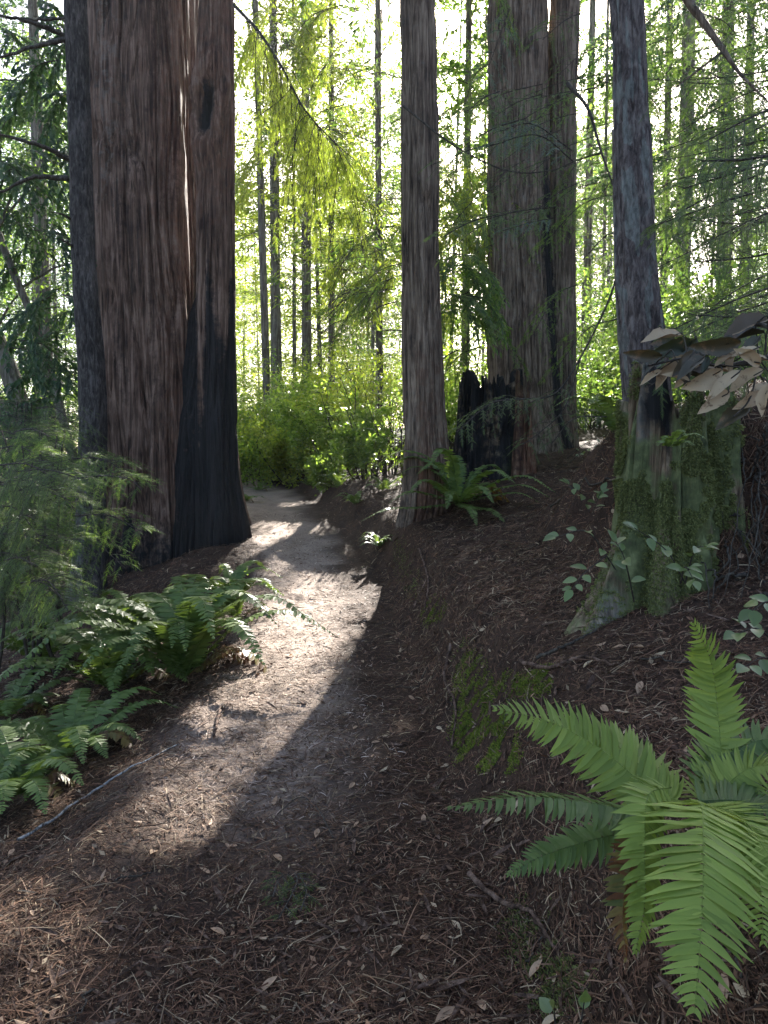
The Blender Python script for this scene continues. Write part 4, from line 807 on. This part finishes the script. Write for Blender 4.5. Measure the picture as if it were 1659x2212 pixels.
# moss fur on the big stump
sel = VS[:len(THS)]; hh = sel[:, 2]-gS; ok_ = (sel[:, 1] < cS[1]+.15) & (hh > -.7) & (hh < 1.25)
idx = np.nonzero(ok_)[0]; idx = idx[rng.integers(0, len(idx), 210000)]; P = sel[idx]+rng.normal(0, .006, (len(idx), 3)); O = nrm((P-A(cS[0], cS[1], 0))*A(1, 1, 0))
t_ = THS[idx]; k = (noise(P[:, 0]*9, P[:, 2]*7, P[:, 1]*9)+.5*noise(P[:, 0]*30, P[:, 2]*30, 2) > -.12) & ~((hh[idx] > .5) & (np.abs(t_-4.05) < .42)) & ~((hh[idx] > .85) & (np.abs(t_-4.75) < .4)); P, O = P[k], O[k]
V, F = inst(RHOMB, P+O*.002, nrm(O*.6+A(0, 0, -.5)+rng.normal(0, .5, P.shape)), nrm(O+rng.normal(0, .6, P.shape)), rng.uniform(.008, .02, len(P)), .0065); o = mesh('moss', V, F, M['moss_dim'], TS); o['kind'] = 'stuff'
# roots and strands over the dark root mound right of the stump
T = thing('root_mound', hit(1600, 1180), 'tangle of dark roots and reddish bark strands right of the mossy stump', 'roots'); W = []; dead = []
for k in range(70):
    p = hit(rng.uniform(1470, 1760), rng.uniform(900, 1300)); e = hit(min(1790, p[0]/p[1]*FPX+CX+rng.uniform(-90, 60)), rng.uniform(950, 1340)); 
    if np.linalg.norm(p-e) > 1.2: continue
    m_ = (p+e)/2+A(0, -.06, .04)+rng.normal(0, .05, 3); W.append(tube(catmull([p, m_, e], 14)+rng.normal(0, .006, (14, 3)), np.linspace(rng.uniform(.003, .012), .002, 14), 5, .3))
V, F = join(W); mesh('roots', V, F, M['twig'], T, True)
nn = 2600; ps = [hit(rng.uniform(1460, 1700), rng.uniform(890, 1200)) for _ in range(220)]; ps = np.array(ps)[rng.integers(0, 220, nn)]+rng.normal(0, .03, (nn, 3))
V, F = inst(STR, ps, nrm(A(-.2, -.3, -.8)+rng.normal(0, .6, (nn, 3))), nrm(A(0, -1, .3)+rng.normal(0, .4, (nn, 3))), rng.uniform(.04, .14, nn), .003); o = mesh('bark_strands', V, F, M['litter'], T); o['kind'] = 'stuff'

# ------------------------------------------------------------------ single fallen leaves and sticks
LFV = [blade(6, .5, -.2, [.02, .6, .95, 1, .85, .5, .02]), blade(6, .8, .25, [.02, .5, .85, 1, .9, .55, .02]), blade(5, .2, -.5, [.02, .8, 1, .8, .5, .02]), blade(6, -.6, .3, [.02, .4, .7, .8, .7, .4, .02])]
LM = {}
def fallen(p, L, m, label, group, wr=.42):
    v = rng.integers(0, 4); key = (int(v), m, wr)
    if key not in LM:
        pv, pf = LFV[v]; me_v = pv*A(1, wr, wr*.8)-A(.5, 0, 0); o = mesh('fallen_leaf', me_v, pf, M[m], None, True); LM[key] = o.data; 
    else: o = bpy.data.objects.new('fallen_leaf', LM[key]); sc.collection.objects.link(o)
    N = normals(np.array([p[0]]), np.array([p[1]]))[0]; N = nrm(N+rng.normal(0, .18, 3)); a = rng.uniform(0, 6.28); X = nrm(np.cross(N, A(math.cos(a), math.sin(a), 0))); Y_ = np.cross(N, X)
    from mathutils import Matrix
    R = Matrix(((X[0], Y_[0], N[0]), (X[1], Y_[1], N[1]), (X[2], Y_[2], N[2]))).to_4x4(); px_ = CX+p[0]/p[1]*FPX; label = label.replace(' scattered on the forest floor', '').replace(' lying on the duff', '')+(' lying near the big vivid fern' if px_ > 1000 and p[1] < 2.6 else ' on the slope below the mossy stump' if px_ > 1000 and p[1] < 5 else ' on the slope left of the mossy stump' if px_ > 930 else ' at lower left near the bleached stick' if px_ < 450 else ' in the shaded foreground duff' if p[1] < 3 else ' on the near half of the trail' if p[1] < 5.5 else ' farther up the trail'); o.matrix_world = Matrix.Translation(tuple(p+N*.012)) @ R @ Matrix.Scale(L, 4); tag(o, label, 'leaf', group); return o
HL = [(885, 1828, 'deadleaf'), (830, 1668, 'paleleaf'), (735, 1478, 'paleleaf'), (700, 1500, 'paleleaf'), (865, 1408, 'paleleaf'), (755, 1432, 'paleleaf'), (915, 1775, 'deadleaf'), (685, 1808, 'deadleaf'), (630, 1625, 'paleleaf'), (545, 1640, 'deadleaf'), (1478, 1635, 'deadleaf'), (1348, 1120, 'deadleaf'), (1275, 1443, 'paleleaf'), (1400, 1285, 'deadleaf'), (1425, 1425, 'paleleaf'), (1160, 2110, 'deadleaf'), (1205, 2130, 'paleleaf'), (1610, 2160, 'paleleaf'), (1570, 2150, 'deadleaf'), (580, 2140, 'deadleaf'), (1055, 1790, 'deadleaf'), (1120, 1738, 'paleleaf'), (640, 2000, 'paleleaf'), (960, 2340, 'deadleaf'), (985, 2030, 'paleleaf'), (230, 1900, 'deadleaf'), (330, 1850, 'deadleaf'), (555, 1460, 'deadleaf'), (595, 1735, 'deadleaf'), (1045, 1360, 'paleleaf'), (1105, 1280, 'deadleaf'), (1100, 1210, 'deadleaf'), (1175, 1023, 'paleleaf'), (1030, 1220, 'paleleaf')]
for px, py, m in HL:
    p = hit(px, min(py, 2205)); p[2] = Hn(p[0], p[1]); big = py > 1700
    fallen(p, rng.uniform(.06, .085) if m == 'deadleaf' else rng.uniform(.05, .07), m, ('tan curled dead leaf' if m == 'deadleaf' else 'pale bleached dead leaf')+' lying on the duff', 'larger dead leaves on the ground' if m == 'deadleaf' else 'bleached dead leaves on the ground', .36 if m == 'deadleaf' else .45)
for k in range(220):
    x, y = floor_pts(1, 1.5, 9); p = A(x[0], y[0], float(Hn(x, y)[0])); m = 'paleleaf' if rng.random() < .2 else 'deadleaf'
    fallen(p, rng.uniform(.03, .075), m, ('small tan fallen leaf' if m == 'deadleaf' else 'small pale fallen leaf')+' scattered on the forest floor', 'small tan leaves scattered on the floor' if m == 'deadleaf' else 'small pale leaves scattered on the floor', .4)
def stick(label, pts, r, m='twig', name='fallen_stick'):
    P = [hit(*p)+A(0, 0, r+.012) for p in pts]; C = catmull(P, 28)+rng.normal(0, r*.25, (28, 3)); C[:, 2] = np.maximum(C[:, 2], Hn(C[:, 0], C[:, 1])+r*.6+.008); V, F = tube(C, np.linspace(r, r*.5, 28), 7, .3); tag(mesh(name, V, F, M[m], None, True), label, 'stick')
for k in range(46):
    x, y = floor_pts(1, 1.3, 8); a = rng.uniform(0, 6.28); l = rng.uniform(.05, .16); n0 = 8; t_ = np.linspace(-1, 1, n0)[:, None]
    C = A(x[0], y[0], 0)+t_*A(math.cos(a), math.sin(a), 0)*l+np.hstack([rng.normal(0, .008, (n0, 2)), np.zeros((n0, 1))]); r_ = rng.uniform(.002, .0045); C[:, 2] = Hn(C[:, 0], C[:, 1])+.014
    V, F = tube(C, np.linspace(r_, r_*.5, n0), 5, .3); px_ = CX+x[0]/y[0]*FPX
    tag(mesh('fallen_twig', V, F, M['bark_red' if k % 2 else 'twig'], None, True), ('reddish' if k % 2 else 'dark')+' twig lying '+('on the right slope' if px_ > 950 else 'at the left side of the trail' if px_ < 450 else 'in the near trail duff' if y[0] < 3.5 else 'on the trail farther up'), 'twig', 'twigs scattered on the ground')
stick('long pale bleached stick on the ground at the lower left', [(38, 1828), (130, 1770), (220, 1705), (300, 1660), (385, 1615)], .0075, 'palewood')
stick('short grey brown stick lying across the trail edge below the large fern', [(478, 1535), (470, 1565), (462, 1600)], .011, 'bark_red')
stick('thin curved twig on the trail near the bottom of the photo', [(530, 1985), (545, 2040), (558, 2130)], .0035, 'bark_red')
stick('straight thin twig on the lower left duff', [(325, 1980), (280, 2040), (232, 2130)], .0045, 'bark_red')
stick('wiry twig curving over the middle of the trail', [(720, 1820), (690, 1760), (650, 1730), (600, 1765)], .0035)
stick('slender branch lying along the slope under the snags', [(1190, 1100), (1240, 1070), (1320, 1050), (1385, 1040)], .012)
stick('dark twig pointing up the slope beside the mossy buttress', [(1160, 1430), (1220, 1405), (1290, 1370)], .010)
stick('reddish stick leaning on the slope above the upright frond', [(1230, 1690), (1280, 1640), (1345, 1590)], .007, 'bark_red')

# ------------------------------------------------------------------ air
m = bpy.data.materials.new('haze'); m.use_nodes = True; n_ = m.node_tree.nodes; n_.remove(n_['Principled BSDF'])
pv_ = n_.new('ShaderNodeVolumePrincipled'); pv_.inputs['Color'].default_value = (.93, .96, 1, 1); pv_.inputs['Density'].default_value = HAZE; pv_.inputs['Anisotropy'].default_value = .55
m.node_tree.links.new(pv_.outputs[0], n_['Material Output'].inputs['Volume'])
bx = A(*[(x, y, z) for z in (-60, 45) for y in (-80, 300) for x in (-260, 260)]) if False else np.array([(x, y, z) for z in (-60., 45.) for y in (-80., 300.) for x in (-260., 260.)])
o = mesh('haze', bx, np.array([[0, 2, 3, 1], [4, 5, 7, 6], [0, 1, 5, 4], [2, 6, 7, 3], [0, 4, 6, 2], [1, 3, 7, 5]]), m); o['kind'] = 'stuff'

for lab, pts in (('exposed root snaking down the cut bank beside the moss', [(975, 1400), (960, 1470), (985, 1540), (975, 1620)]), ('exposed root high on the cut bank below the shredded bark redwood', [(905, 1190), (925, 1260), (915, 1330)]), ('exposed root along the bank edge above the dull moss', [(1010, 1900), (1080, 1960), (1150, 1990), (1200, 2080)]), ('crooked root crossing the slope below the mossy buttress', [(1120, 1440), (1190, 1455), (1260, 1430), (1330, 1450)])):
    stick(lab, pts, .011, 'bark_red', 'exposed_root')
